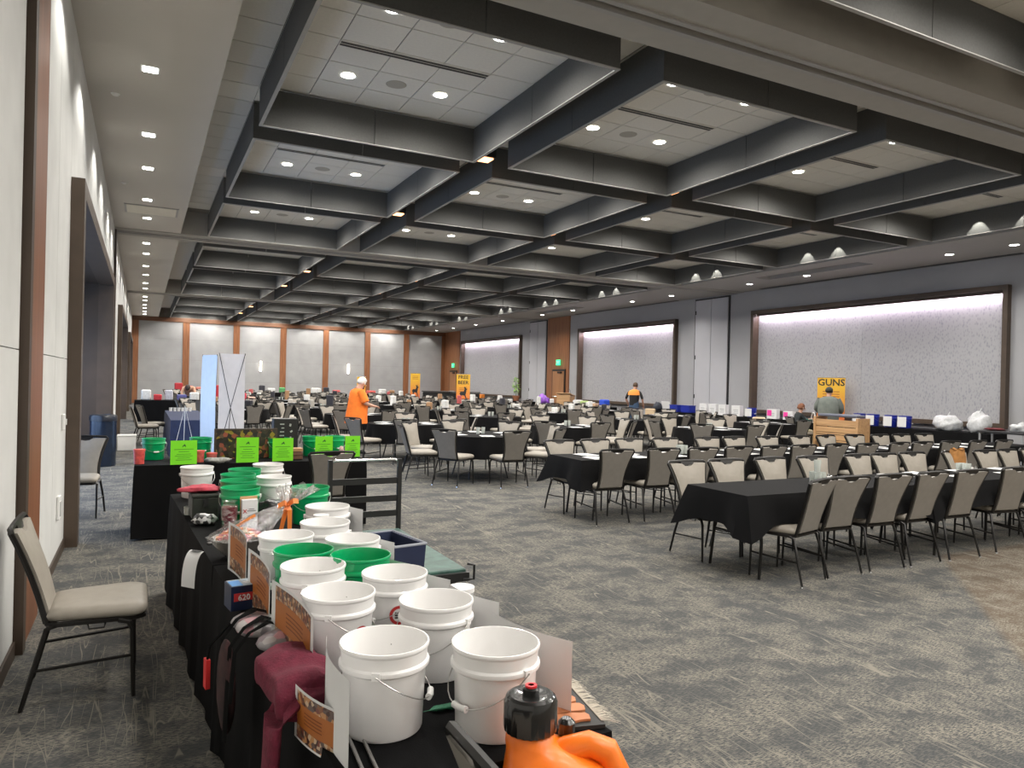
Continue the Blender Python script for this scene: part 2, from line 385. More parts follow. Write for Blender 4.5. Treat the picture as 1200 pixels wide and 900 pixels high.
# downlights
DL = MB().idx(0).lathe([(.085, 0), (.105, -.006), (.11, 0)], 20).idx(1).lathe([(.0005, -.001), (.086, -.001)], 20).mesh('downlight', [M_WHITEP, M_LAMP])
SPK = MB().idx(0).lathe([(.0005, -.004), (.115, -.004), (.13, 0)], 24).mesh('ceiling_speaker', mat('speaker_grille', (.42, .39, .33), .8, var=.1, vscale=200))
CARD = ['one', 'two', 'three', 'four']
NCOL = ['first column from the left wall', 'second column from the left wall', 'third column from the left wall', 'last column by the right wall']
spotd = {}
def spot_data(key, power, angle, blend, color=WARM, size=.09):
    if key not in spotd:
        l = bpy.data.lights.new(key, 'SPOT'); l.energy = power; l.spot_size = rad(angle); l.spot_blend = blend; l.color = color; l.shadow_soft_size = size; spotd[key] = l
    return spotd[key]
def put_lamp(key, power, angle, blend, loc, color=WARM, size=.09, rot=(0, 0, 0), parent=None):
    o = bpy.data.objects.new('lamp', spot_data(key, power, angle, blend, color, size)); COL.objects.link(o); o.location = loc; o.rotation_euler = rot
    if parent: o.parent = parent
    return o
used = [False, False]; nrow = {}
for ri, (r, bay) in enumerate(ROWS):
    rname = ORD[sum(1 for q in ROWS[:ri] if q[1] == bay)]
    bname = {1: 'nearest', 2: 'second', 3: 'third', 4: 'farthest'}[bay]
    for ci, cx in enumerate(CX):
        full = bay == 2 or (bay == 1 and ri == 1 and ci > 0)
        lab = 'dark coffer, %s column from the left, %s row of the %s ceiling bay' % (ORD[ci], rname, bname)
        base = cf_full if full else cf_simple; k = 0 if full else 1
        if not used[k]: c = base; c.location = (cx, r, 0); used[k] = True; c['label'] = lab; c['group'] = 'ceiling coffers'
        else: c = dup(base, (cx, r, 0), 0, lab, 'ceiling coffers', ch_cache=(tr_full if full else tr_simple))
        pos = [(.9, .9), (2.1, .9), (.9, 2.7), (2.1, 2.7)] if ci < 2 else [(1.5, .9), (1.5, 2.7)]
        sp = [(1.5, .9), (1.5, 2.7)] if ci < 2 else [(.9, .9), (.9, 2.7)]
        for j, (a, b) in enumerate(pos):
            o = ob('downlight', DL, None, (cx+a, r+b+.03, ZT-.004))
            tag(o, '%s %sdownlight, coffer column %s, row %s of the %s ceiling bay' % ('near' if b < 1.5 else 'far', '' if ci > 1 else ('left ' if a < 1.5 else 'right '), CARD[ci], CARD[ORD.index(rname)], bname), 'downlight', 'coffer downlights')
            put_lamp('down4' if ci < 2 else 'down2', P_DOWN if ci < 2 else P_DOWN*1.7, 168, .6, (cx+a, r+b, ZT-.05))
        if bay < 4:
            for (a, b) in sp:
                o = ob('ceiling_speaker', SPK, None, (cx+a, r+b, ZT-.001))
                tag(o, '%s round ceiling speaker, coffer column %s, row %s of the %s ceiling bay' % ('near' if b < 1.5 else 'far', CARD[ci], CARD[ORD.index(rname)], bname), 'ceiling speaker', 'coffer speakers')
# copper accent lights in the channel crossings
AC = MB().idx(0).box(-.13, .13, -.13, .13, .02, .35).idx(1).box(-.1, .1, -.1, .1, .0, .02)
AC = AC.mesh('accent_light', [M_BLACK, M_COPPER])
for yi, y in enumerate((10.0, 14.2, 23.4, 27.6, 36.8, 41.0)):
    for xi, x in enumerate((4.53, 8.08, 11.6)):
        o = ob('accent_light', AC, None, (x, y, 4.95))
        tag(o, 'copper coloured light at the coffer channel crossing, %s row from the camera, %s from left' % (ORD[yi], ORD[xi]), 'light', 'copper channel lights')
# left soffit downlights
SQ = MB().idx(0).box(-.09, .09, -.09, .09, -.004, 0).idx(1).box(-.07, .07, -.07, .07, -.008, -.003).mesh('soffit_downlight', [M_WHITEP, M_LAMP])
ys = [2.2, 4.0, 6.6, 8.55, 10.88, 12.65, 14.93, 16.69, 19.9, 21.6, 24.1, 26.2, 28.6, 30.4, 33.6, 35.3, 37.6, 39.4, 41.6, 43.4]
for i, y in enumerate(ys):
    if y < 5: continue
    o = ob('soffit_downlight', SQ, None, (0, y, ZC)); tag(o, 'square downlight in the left soffit, %s from the camera' % (ORD[i-2] if i-2 < 14 else 'last but %s' % CARD[len(ys)-1-i-1] if i < len(ys)-1 else 'the very last'), 'downlight', 'left soffit downlights')
    put_lamp('soffit', P_SOFFIT, 120, .35, (-.14, y, ZC-.04), color=(1, .97, .91), size=.04)
for i, (x, y) in enumerate(((-.35, 9.5), (-.35, 13.82))):
    o = MB().lathe([(.001, -.02), (.03, -.02), (.05, 0)], 14).build('smoke_detector', M_WHITEP, None, True, (x, y, ZC)); tag(o, 'small round white detector on the left soffit, %s one' % ('nearer' if i == 0 else 'farther'), 'smoke detector')
t = thing('access_panel', 'flat white rectangular vent panel in the left soffit', 'vent', (.08, 15.85, ZC))
MB().box(-.47, .47, -.4, .4, -.012, 0).build('frame', M_COFTRIM, t); MB().box(-.43, .43, -.36, .36, -.018, -.012).build('grille', mat('vent_paint', (.72, .69, .6), .8, var=.03), t)
# right soffit downlights
RD = [9.0, 10.4, 14.45, 16.6, 20.3, 22.6, 26.9, 29.6, 33.8, 37.2, 40.5, 43.3]
for i, y in enumerate(RD):
    o = ob('soffit_downlight', DL, None, (16.55, y, ZC-.001)); tag(o, 'round downlight in the right soffit, %s from the near end' % ORD[i], 'downlight', 'right soffit downlights')
    put_lamp('rsoffit', 60, 130, .8, (16.55, y, ZC-.05))
# grazing lamps that scallop the last coffer column and the back row
for ri, (r, bay) in enumerate(ROWS):
    if bay == 1: continue
    for k in (1.75, 2.65):
        put_lamp('graze', 34, 62, .12, (14.66, r+k, 5.22), color=(1, .98, .88), size=.015, rot=(0, rad(-14), 0))
for ci, cx in enumerate(CX):
    for k in (.75, 2.2): put_lamp('graze_back', 16, 100, .3, (cx+k, 44.55, 5.22), color=(1, .97, .88), size=.02)
# ---- left wall with recessed door openings
OPEN = [(7.9, 15.3), (21.5, 28.9), (35.1, 42.4)]
ZO = 3.22
wl = MB(); y = YN
for a, b in OPEN:
    wl.box(XL-.13, XL-.02, y, a-.03, 0, ZT); wl.box(XL-.13, XL-.02, a-.03, b+.03, ZO+.03, ZT); y = b+.03
wl.box(XL-.13, XL-.02, y, YB, 0, ZT)
wall_l = struct(wl.build('wall_left', M_GRID))
def wpanel(y0, y1, z0, z1): MB().box(XL-.02, XL, y0+.003, y1-.003, z0+.003, z1-.003).build('wall_panel', M_WALLFAB, wall_l)
ZJ = 1.72
segs = [(YN, 4.85), (5.70, 7.72), (15.48, 18.1), (18.95, 21.3), (29.1, 31.5), (32.4, 34.9), (42.6, YB)]
for a, b in segs:
    n = max(1, round((b-a)/1.25)); d = (b-a)/n
    for i in range(n): wpanel(a+i*d, a+(i+1)*d, .09, ZJ); wpanel(a+i*d, a+(i+1)*d, ZJ, ZC)
for a, b in OPEN:
    n = 6; d = (b-a+.36)/n
    for i in range(n): wpanel(a-.18+i*d, a-.18+(i+1)*d, ZO+.16, ZC)
for i, (a, b) in enumerate(((YN, 4.85), (5.7, 7.72), (15.48, 18.1), (18.95, 21.3), (29.1, 31.5), (32.4, 34.9), (42.6, YB))):
    pass
bb = MB()
for a, b in segs: bb.box(XL, XL+.012, a, b, 0, .09)
struct(bb.build('baseboard_left', M_BROWND))
for i, (a, b) in enumerate(OPEN):
    m = MB(); m.box(XL-.14, XL+.11, a-.18, a, 0, ZO+.16); m.box(XL-.14, XL+.11, b, b+.18, 0, ZO+.16); m.box(XL-.14, XL+.11, a, b, ZO, ZO+.16)
    fr = struct(m.build('trim_%d' % (6+i), M_BROWNM))
    m = MB(); xb = -2.1
    m.box(xb-.1, xb, a, a+.5, 0, ZO+.1); m.box(xb-.1, xb, b-.5, b, 0, ZO+.1); m.box(xb-.1, xb, a, b, 2.75, ZO+.1)
    m.box(xb, XL-.14, a-.1, a, 0, ZO+.1); m.box(xb, XL-.14, b, b+.1, 0, ZO+.1); m.box(xb-.1, XL-.14, a, b, ZO+.02, ZO+.1)
    struct(m.build('wall_recess_%d' % (i+1), M_BROWND))
    put_lamp('recess', 90, 140, .7, (-1.2, b-1.8, ZO-.1), size=.05); rd = ob('downlight', DL, None, (-1.2, b-1.8, ZO+.018)); tag(rd, 'round downlight in the dark %s recess of the left wall' % ORD[i], 'downlight')
    # glazed entrance doors at the back of the recess
    dm = MB(); n = 6; ww = (b-a-1.0)/n
    for k in range(n+1): dm.box(xb-.08, xb-.02, a+.5+k*ww-.03, a+.5+k*ww+.03, 0, 2.75)
    dm.box(xb-.08, xb-.02, a+.5, b-.5, 0, .1); dm.box(xb-.08, xb-.02, a+.5, b-.5, 2.68, 2.75)
    dd = struct(dm.build('door_%d' % (i+1), M_BLACK))
    for k in range(n):
        MB().box(xb-.055, xb-.045, a+.5+k*ww+.03, a+.5+(k+1)*ww-.03, .1, 2.68).build('pane', mat('sky_glass', (.2, .3, .5), .1, emit=(.45, .65, 1), es=1.2 if i == 0 else .02), dd)
# near wood jamb of the air wall, door of the closet
struct(MB().box(XL-.02, XL+.03, 4.98, 5.66, 0, ZC).build('trim_9', wood_mat('jamb_wood', (.16, .055, .022), (.26, .10, .042))))
struct(MB().box(XL-.02, XL+.045, 4.88, 4.98, 0, ZC).build('trim_10', M_BROWND))
struct(MB().box(XL-.02, XL+.03, 18.3, 18.75, 0, ZC).build('trim_11', M_BROWND))
# ---- back wall
wb = struct(MB().box(XL, XR+.2, YB+.02, YB+.15, 0, ZT).build('wall_back', M_GRID))
posts = [-.45, 2.12, 4.79, 7.42, 9.95, 12.55, 15.1, 17.7]
for i in range(len(posts)-1):
    a, b = posts[i]+.17, posts[i+1]-.17
    zs = [.09, 1.25, 2.45, 3.6, 4.56]
    for j in range(4): MB().box(a+.004, b-.004, YB-.02, YB+.02, zs[j]+.003, zs[j+1]-.003).build('wall_panel', M_WALLB, wb)
for i, x in enumerate(posts):
    struct(MB().box(x-.17, x+.17, YB-.07, YB+.02, 0, 4.56).build('trim_%d' % (20+i), M_WOOD))
struct(MB().box(XL, XR, YB-.09, YB+.02, 4.56, ZC).build('trim_30', M_WOODH))
struct(MB().box(XL, XR, YB-.04, YB-.02, 0, .09).build('baseboard_back', M_BROWND))
for i in range(7):
    put_lamp('wallwash', 24, 95, .5, ((posts[i]+posts[i+1])/2, YB-.62, ZC+.2 if False else 4.78), color=(1, .97, .9), size=.05, rot=(rad(18), 0, 0)) if i > 0 else None
for i, x in enumerate((6.15, 11.35)):
    t = thing('wall_sconce', 'slim vertical glowing wall sconce on the back wall, %s one' % ('left' if i == 0 else 'right'), 'wall light', (x, YB-.04, 2.2))
    MB().box(-.07, .07, -.03, .02, -.32, .36).build('backplate', M_COFTRIM, t)
    MB().box(-.05, .05, -.09, -.03, -.27, .31).build('diffuser', mat('sconce_glow', (1, .95, .85), .4, emit=(1, .93, .8), es=7), t)
# ---- right wall
NI = [(9.82, 17.5), (21.5, 28.1), (34.0, 41.8)]; NZ0, NZ1 = .92, 4.02
wr = MB(); y = YN
for a, b in NI:
    wr.box(XR, XR+.14, y, a-.03, 0, ZT); wr.box(XR, XR+.14, a-.03, b+.03, 0, NZ0-.03); wr.box(XR, XR+.14, a-.03, b+.03, NZ1+.03, ZT); y = b+.03
wr.box(XR, XR+.14, y, YB, 0, ZT)
wall_r = struct(wr.build('wall_right', M_WALLR))
struct(MB().box(XR-.012, XR, YN, YB, 0, .1).build('baseboard_right', M_BROWND))
for i, (a, b) in enumerate(NI):
    m = MB(); F = .11
    m.box(XR-.16, XR+.15, a-F, a, NZ0-F, NZ1+F); m.box(XR-.16, XR+.15, b, b+F, NZ0-F, NZ1+F)
    m.box(XR-.16, XR+.15, a, b, NZ1, NZ1+F); m.box(XR-.16, XR+.15, a, b, NZ0-F, NZ0)
    struct(m.build('trim_%d' % (40+i), M_BROWNM))
    n = 2; mm = MB()
    bp = struct(MB().box(XR+.12, XR+.14, a, b, NZ0, NZ1).build('wall_niche_%d' % (i+1), M_GRID))
    for k in range(n):
        MB().box(XR+.09, XR+.12, a+k*(b-a)/n+.004, a+(k+1)*(b-a)/n-.004, NZ0, NZ1).build('wall_panel', M_NICHE, bp)
    t = ob('light_strip', None, bp, (XR+.02, (a+b)/2, NZ1-.03))
    MB().box(-.03, .05, -(b-a)/2+.05, (b-a)/2-.05, -.03, .03).build('diffuser', M_LED, t)
    MB().box(-.05, -.03, -(b-a)/2+.02, (b-a)/2-.02, -.045, .03).build('cover', M_BROWNM, t)
    lamp('AREA', (XR+.02, (a+b)/2, NZ1-.08), 42, (1, .84, .97), rot=(0, rad(-12), 0), sx=.04, sy=(b-a)-.2, name='lamp')
# air wall storage doors, wood bays with exit doors
M_AIR = mat('airwall_panel', (.5, .5, .53), .6, var=.02, vscale=2)
for i, (a, b) in enumerate(((18.75, 20.4), (31.3, 33.0))):
    t = struct(MB().box(XR-.03, XR, a-.05, b+.05, 0, 4.76).build('door_%d' % (4+i), M_BLACK))
    for k in range(2):
        d = (b-a)/2; MB().box(XR-.06, XR-.03, a+k*d+.012, a+(k+1)*d-.012, .03, 4.70).build('door_leaf', M_AIR, t)
    for z in (1.2, 2.6, 4.2): MB().box(XR-.075, XR-.06, b-.06, b-.03, z, z+.14).build('hinge', M_BLACK, t)
for i, (a, b) in enumerate(((29.1, 31.15), (42.35, 44.8))):
    wbay = struct(MB().box(XR-.05, XR, a, b, 0, ZC).build('trim_%d' % (50+i), M_WOOD))
    t = struct(MB().box(XR-.09, XR-.05, a+.25, a+1.45, 0, 2.3).build('door_%d' % (6+i), M_BLACK))
    MB().box(XR-.11, XR-.09, a+.33, a+1.37, .02, 2.2).build('door_leaf', wood_mat('door_wood', (.30, .14, .06), (.42, .2, .09)), t)
    MB().tube([(XR-.15, a+.45, 1.0), (XR-.15, a+1.25, 1.0)], .02).build('push_bar', M_CHROME, t)
    MB().box(XR-.2, XR-.1, a+.5, a+.8, 2.1, 2.18).build('door_closer', M_BLACK, t)
    e = thing('exit_sign', 'green exit sign above the wooden door %s' % ('between the framed niches' if i == 0 else 'in the far corner'), 'exit sign', (XR-.12, a+.85, 2.62))
    MB().box(-.02, .02, -.17, .17, -.13, .13).build('housing', M_SCREEN, e)
    lettering('EXIT', .16, M_PAPER, Matrix.Translation((-.024, 0, 0)) @ Matrix.Rotation(-PI/2, 4, 'Z') @ Matrix.Rotation(PI/2, 4, 'X'), e)
struct(MB().box(-3.2, XR+.3, YN-.3, YN-.2, 0, ZT).build('wall_front', M_WALLFAB))
# ================================================================ CHAIRS AND BANQUET TABLES
def back_pt(u, v, off=0):
    # v 0..1 up the back; returns y,z of the back plane
    z = .40+.465*v; y = -.005-.115*v-.03*v*v
    return (u, y+off, z)
def half_w(v): return .172-.010*math.sin(v*PI)+.066*max(0, v-.2)**1.6/.70
def pad_outline(inset=.0):
    pts = []; n = 8
    for i in range(n+1):
        v = .05+(.91)*i/n; pts.append((half_w(v)-.017-inset, v))
    top = .965
    pts += [(.11, top), (.075, top-.008), (.045, top-.052), (0, top-.068)]
    full = pts + [(-u, v) for u, v in reversed(pts[:-1])]
    return full
def chair_parts():
    P = {}
    poly = pad_outline()
    m = MB()
    n = len(poly)
    def bulge(u, v, k): 
        w_ = max(0, 1-(u/.2)**2)*max(0, 1-((v-.5)/.55)**2); return k*w_
    # front pad (tan) and back shell (taupe), as fans around the centre so they bulge
    def fan(off, k, idx, flip):
        m.idx(idx); c = [back_pt(u*.5, .45+(v-.45)*.5, off+bulge(u*.5, .45+(v-.45)*.5, k)) for u, v in poly]
        o = [back_pt(u, v, off) for u, v in poly]
        vs = c+o; fs = [tuple(range(n)) if not flip else tuple(range(n-1, -1, -1))]
        for i in range(n):
            j = (i+1) % n; f = (i, n+i, n+j, j); fs.append(f if not flip else f[::-1])
        m.add(vs, fs)
    fan(.022, .022, 0, True); fan(-.018, -.006, 1, False)
    m.idx(0); m.add([back_pt(u, v, .022) for u, v in poly]+[back_pt(u, v, 0) for u, v in poly], [(i, (i+1) % n, n+(i+1) % n, n+i) for i in range(n)])
    m.idx(1); m.add([back_pt(u, v, .0) for u, v in poly]+[back_pt(u, v, -.018) for u, v in poly], [(i, (i+1) % n, n+(i+1) % n, n+i) for i in range(n)])
    P['backrest'] = m.mesh('backrest', [M_PADF, M_PADB], 35)
    m = MB(); pts = [back_pt(half_w(v), v) for v in (0, .15, .3, .5, .7, .85, .96)]
    top = [back_pt(u, 1.0+.012*(1-(u/.2)**2)) for u in (.212, .1, 0, -.1, -.212)]
    m.tube(pts+top+[(-p[0], p[1], p[2]) for p in reversed(pts)], .0135, 6)
    # grip plate behind the scoop
    m.prism([(.08, .925), (.08, 1.0), (-.08, 1.0), (-.08, .925)], lambda u, v: back_pt(u, v, -.012), lambda u, v: back_pt(u, v, .008))
    P['back_frame'] = m.mesh('back_frame', M_FRAME, True)
    m = MB(); # seat pad
    def seat_ring(ix, z, sag=0):
        X0, X1 = .195-ix, .232-ix; y0, y1 = .0+ix, .425-ix; k = .05
        return [(-X0+k*.4, y0, z), (X0-k*.4, y0, z), (X0, y0+k, z), (X1, y1-k, z), (X1-k*.4, y1-k*.3, z), (X1-k, y1, z), (-X1+k, y1, z), (-X1+k*.4, y1-k*.3, z), (-X1, y1-k, z), (-X0, y0+k, z)]
    rings = [seat_ring(.01, .405), seat_ring(0, .415), seat_ring(-.004, .435), seat_ring(.004, .455), seat_ring(.03, .468), seat_ring(.10, .474)]
    vs = [p for r in rings for p in r]; k = 10; fs = [tuple(range(k-1, -1, -1)), tuple((len(rings)-1)*k+i for i in range(k))]
    for j in range(len(rings)-1):
        for i in range(k): l = (i+1) % k; fs.append((j*k+i, j*k+l, (j+1)*k+l, (j+1)*k+i))
    m.add(vs, fs); P['seat'] = m.mesh('seat', M_PADF, 50)
    m = MB(); m.tube([(-.17, 0, .395), (.17, 0, .395), (.2, .05, .395), (.212, .36, .395), (.19, .41, .395), (-.19, .41, .395), (-.212, .36, .395), (-.2, .05, .395)], .013, 6, closed=True)
    m.tube([(.17, .03, .40), (-.17, .03, .40)], .011, 6)
    m.tube([(.205, .17, .385), (.205, .175, .36), (.206, .24, .36), (.206, .245, .385)], .004, 5)
    P['seat_frame'] = m.mesh('seat_frame', M_FRAME, True)
    for s in (-1, 1):
        P['rl%d' % s] = MB().tube([(s*.195, .05, .395), (s*.19, .0, .375), (s*.212, -.05, .19), (s*.222, -.095, .012)], [.0125, .0125, .0115, .010], 6).idx(1).tube([(s*.222, -.095, .012), (s*.2225, -.098, 0)], .0115, 6).mesh('leg', [M_FRAME, M_CHROME], True)
        P['fl%d' % s] = MB().tube([(s*.222, .30, .392), (s*.226, .345, .380), (s*.227, .362, .34), (s*.229, .372, .012)], [.0125, .0125, .0115, .010], 6).idx(1).tube([(s*.229, .372, .012), (s*.229, .372, 0)], .0115, 6).mesh('leg', [M_FRAME, M_CHROME], True)
    for s in (-1, 1): P['st%d' % s] = MB().tube([(s*.212, -.05, .19), (s*.228, .368, .215)], .008, 6).mesh('stretcher', M_FRAME, True)
    return P
CP = chair_parts()
def make_chair():
    t = thing('banquet_chair', 'x', 'chair', group='x')
    for k, me in CP.items(): ob(({'rl': 'leg', 'fl': 'leg', 'st': 'stretcher'}.get(k[:2], k) if k[2:3] in '-1' else k), me, t)
    return t
def merged(meshes, name):
    vs = []; fs = []; mi = []; mats = []
    for me in meshes:
        o = len(vs); vs += [tuple(v.co) for v in me.vertices]
        mm = []
        for x in me.materials:
            if x not in mats: mats.append(x)
            mm.append(mats.index(x))
        for p in me.polygons: fs.append(tuple(i+o for i in p.vertices)); mi.append(mm[p.material_index])
    b = MB(); b.v = vs; b.f = fs; b.m = mi; return b.mesh(name, mats, 40)
CHAIR1 = merged(list(CP.values()), 'banquet_chair')
chair_proto = make_chair(); chair_tree = [(c, []) for c in chair_proto.children]; chair_used = [0]
allchairs = []   # (distance, x, y, rz, label, group)
def chair(x, y, face, label, group='banquet chairs'):
    allchairs.append((math.hypot(x, y), x, y, face, label, group))
N_, S_ = 0.0, PI   # facing +y / -y
for i, x in enumerate([4.95, 5.39, 5.96, 6.5, 7.1, 7.9, 8.45, 9.1, 9.75]):
    chair(x, 4.33 if i else 4.27, rad(14) if i == 0 else rad(random.uniform(-3, 3)) + (rad(-8) if i == 5 else 0), 'tan chair seen from behind, %s from left, near side of the front long table' % ORD[i], 'chairs along the front long table')
for i, x in enumerate([4.8, 5.31, 5.95, 6.56, 7.33, 7.78, 8.33, 9.15, 9.74, 10.25, 10.77]):
    chair(x, 5.47+random.uniform(-.02, .03), S_+rad(random.uniform(-3, 3)), 'tan chair facing the camera, %s from left, far side of the front long table' % ORD[i], 'chairs along the front long table')
for i, x in enumerate([4.82, 5.49, 6.06, 6.67, 7.25, 7.8, 8.46, 9.04, 9.75, 10.3, 11.0, 11.63, 12.3]):
    chair(x, 6.93+random.uniform(-.03, .03), rad(random.uniform(-3, 3)), 'chair seen from behind, %s from left, near side of the second long table row' % ORD[i], 'chairs along the second long table')
for i, x in enumerate([4.83, 5.41, 5.97, 6.59, 7.35, 7.89, 8.54, 9.21, 9.85, 10.54, 11.15, 11.67, 12.3]):
    chair(x, 7.98+random.uniform(-.02, .04), S_+rad(random.uniform(-3, 3)), 'tan chair facing the camera, %s from left, far side of the second long table row' % ORD[i], 'chairs along the second long table')
# ---- long tables
ZTAB = .715
def cloth_rect(L, W, hang=.25, corner=.10, seed=0, ntop=(10, 4)):
    rnd = random.Random(seed); m = MB(); x, y = L/2, W/2
    # perimeter samples
    per = []; nx = 26; ny = 10
    for i in range(nx): per.append((-x+L*i/nx, -y, 0, -1))
    for i in range(ny): per.append((x, -y+W*i/ny, 1, 0))
    for i in range(nx): per.append((x-L*i/nx, y, 0, 1))
    for i in range(ny): per.append((-x, y-W*i/ny, -1, 0))
    n = len(per); ph = [rnd.uniform(0, 6) for _ in range(3)]; rows = 5
    vs = [(0, 0, ZTAB+.006)]
    for j in range(rows+1):
        t = j/rows
        for i, (a, b, nx_, ny_) in enumerate(per):
            dc = min(math.hypot(abs(a)-x, abs(b)-y), 9); ck = math.exp(-(dc/.13)**2)
            H = hang + corner*ck + .01*math.sin(a*9+ph[0])
            if j == 0: vs.append((a, b, ZTAB+.006)); continue
            ox, oy = (nx_, ny_)
            if ck > .05:
                s1, s2 = (1 if a > 0 else -1), (1 if b > 0 else -1); q = ck*.7
                ox, oy = ox*(1-q)+s1*q*.707, oy*(1-q)+s2*q*.707
            fl = t*((.05+.12*ck) if hang < .5 else .015)+.012*t*math.sin((a+b)*15+ph[1])+.01*t*math.sin((a-b)*23+ph[2])
            vs.append((a+ox*(fl+.006), b+oy*(fl+.006), ZTAB+.004-H*t))
    fs = []
    for i in range(n): fs.append((0, 1+i, 1+(i+1) % n))
    for j in range(rows):
        for i in range(n): k = (i+1) % n; fs.append((1+j*n+i, 1+(j+1)*n+i, 1+(j+1)*n+k, 1+j*n+k))
    m.add(vs, fs); return m
def table_rect(cx, cy, L, W, lab, rz=0, hang=.25, seed=0, corner=.10, group='long banquet tables'):
    t = thing('banquet_table', lab, 'table', (cx, cy, 0), rz, group)
    MB().rbox((0, 0, ZTAB-.02), (L-.01, W-.01, .035), .008).build('tabletop', M_WHITEP, t)
    for s in (-1, 1):
        MB().tube([(s*(L/2-.25), -W/2+.12, ZTAB-.04), (s*(L/2-.25), -W/2+.08, .3), (s*(L/2-.22), -W/2+.07, .0)], .014, 6).tube([(s*(L/2-.25), W/2-.12, ZTAB-.04), (s*(L/2-.25), W/2-.08, .3), (s*(L/2-.22), W/2-.07, .0)], .014, 6).tube([(s*(L/2-.25), -W/2+.085, .33), (s*(L/2-.25), W/2-.085, .33)], .01, 6).tube([(s*(L/2-.25), 0, .5), (s*(L/2-.7), 0, ZTAB-.05)], .008, 6).build('folding_leg', M_FRAME, t, True)
    c = cloth_rect(L, W, hang, seed=seed, corner=corner).build('tablecloth', M_CLOTH, None, 'all' if False else 30, (cx, cy, 0), rz)
    tag(c, 'black tablecloth over the '+lab, 'tablecloth', 'black tablecloths')
    return t
W1 = .73
for i, (a, b) in enumerate(((4.41, 6.73), (6.75, 9.07), (9.09, 11.4))):
    table_rect((a+b)/2, 4.755, b-a, .73, 'long banquet table in the front row, %s from the left' % ORD[i], seed=i)
for i, (a, b) in enumerate(((4.53, 6.85), (6.87, 9.19), (9.21, 11.53), (11.55, 13.87))):
    table_rect((a+b)/2, 7.46, b-a, .73, 'long banquet table in the second row, %s from the left' % ORD[i], seed=i+5)
# ---- round tables
RT = []
RT += [('T', 5.12, 11.2), ('T', 8.0, 13.1), ('T', 10.9, 12.0)]
RT += [(c, 4.8, y) for c, y in (('c', 14.2), ('c', 18.1), ('c', 21.9), ('c', 25.6), ('c', 29.3), ('c', 33.0), ('c', 36.7), ('c', 40.2))]
RT += [(c, 8.1, y) for c, y in (('c', 17.1), ('c', 20.8), ('c', 24.5), ('c', 28.2), ('c', 31.9), ('c', 35.6), ('c', 39.2))]
RT += [(c, 11.5, y) for c, y in (('c', 15.4), ('c', 19.1), ('c', 22.8), ('c', 26.5), ('c', 30.2), ('c', 33.9), ('c', 37.6))]
RT += [(c, 14.2, y) for c, y in (('c', 13.6), ('c', 17.4), ('c', 21.1), ('c', 24.8), ('c', 28.5), ('c', 32.2))]
RT += [(c, 2.3, y+.8) for c, y in (('c', 19.9), ('c', 23.7), ('c', 31.1), ('c', 34.8), ('c', 38.5))]
RT.sort(key=lambda r: math.hypot(r[1], r[2]))
RR = .76
def cloth_round(R, hang, seed=0, n=72):
    rnd = random.Random(seed); p = [rnd.uniform(0, 6) for _ in range(4)]
    m = MB(); vs = [(0, 0, ZTAB+.005)]; rows = 5
    for j in range(rows+1):
        t = j/rows
        for i in range(n):
            a = 2*PI*i/n; f = .035*math.sin(11*a+p[0])+.02*math.sin(17*a+p[1])+.012*math.sin(29*a+p[2])
            r = R+.006+t*.05+f*t**1.3
            vs.append((r*math.cos(a), r*math.sin(a), ZTAB+.005-hang*t*(1+.04*math.sin(4*a+p[3]))))
    fs = [(0, 1+i, 1+(i+1) % n) for i in range(n)]
    for j in range(rows):
        for i in range(n): k = (i+1) % n; fs.append((1+j*n+i, 1+(j+1)*n+i, 1+(j+1)*n+k, 1+j*n+k))
    m.add(vs, fs); return m
CR = [cloth_round(RR, .36, s).mesh('tablecloth', M_CLOTH, 40) for s in range(3)]
CRL = [cloth_round(RR, .36, s, 36).mesh('tablecloth', M_CLOTH, 40) for s in range(2)]
def make_round():
    t = thing('round_table', 'x', 'table', group='round banquet tables')
    MB().lathe([(.001, ZTAB-.035), (RR, ZTAB-.035), (RR, ZTAB-.005), (.001, ZTAB-.005)], 36).build('tabletop', M_WHITEP, t, 30)
    for k in range(4):
        a = PI/4+k*PI/2; c, s = math.cos(a), math.sin(a)
        MB().tube([(c*.38, s*.38, ZTAB-.04), (c*.42, s*.42, .3), (c*.5, s*.5, 0)], .013, 6).build('leg', M_FRAME, t, True)
    return t
rp = make_round(); rtree = [(c, []) for c in rp.children]
PROG = MB().box(-.11, .11, -.14, .14, 0, .003).idx(1).box(-.09, .09, -.12, -.02, .003, .0035).mesh('program_sheet', [M_PAPER, mat('grey_print', (.35, .35, .34), .8, var=.4, vscale=40)])
M_GLASS = mat('tumbler_glass', (.80, .84, .80), .12, trans=.55, var=.02)
GLS = MB().lathe([(.001, .0), (.026, 0), (.034, .11), (.032, .11), (.025, .01), (.001, .01)], 12).mesh('tumbler', M_GLASS, 40)
SHK = MB().idx(0).lathe([(.001, 0), (.02, 0), (.018, .055), (.012, .065)], 10).idx(1).lathe([(.014, .063), (.015, .08), (.001, .088)], 10).mesh('shaker', [M_WHITEP, M_CHROME], 40)
TRAY = MB().rbox((0, 0, .004), (.22, .2, .008), .003).mesh('tray', mat('tray_tan', (.4, .35, .25), .5, var=.1))
def program(x, y, rz, lab, grp='programme sheets', z=None):
    o = ob('program_sheet', PROG, None, (x, y, (z or ZTAB)+.0075), rz); tag(o, lab, 'paper sheet', grp); return o
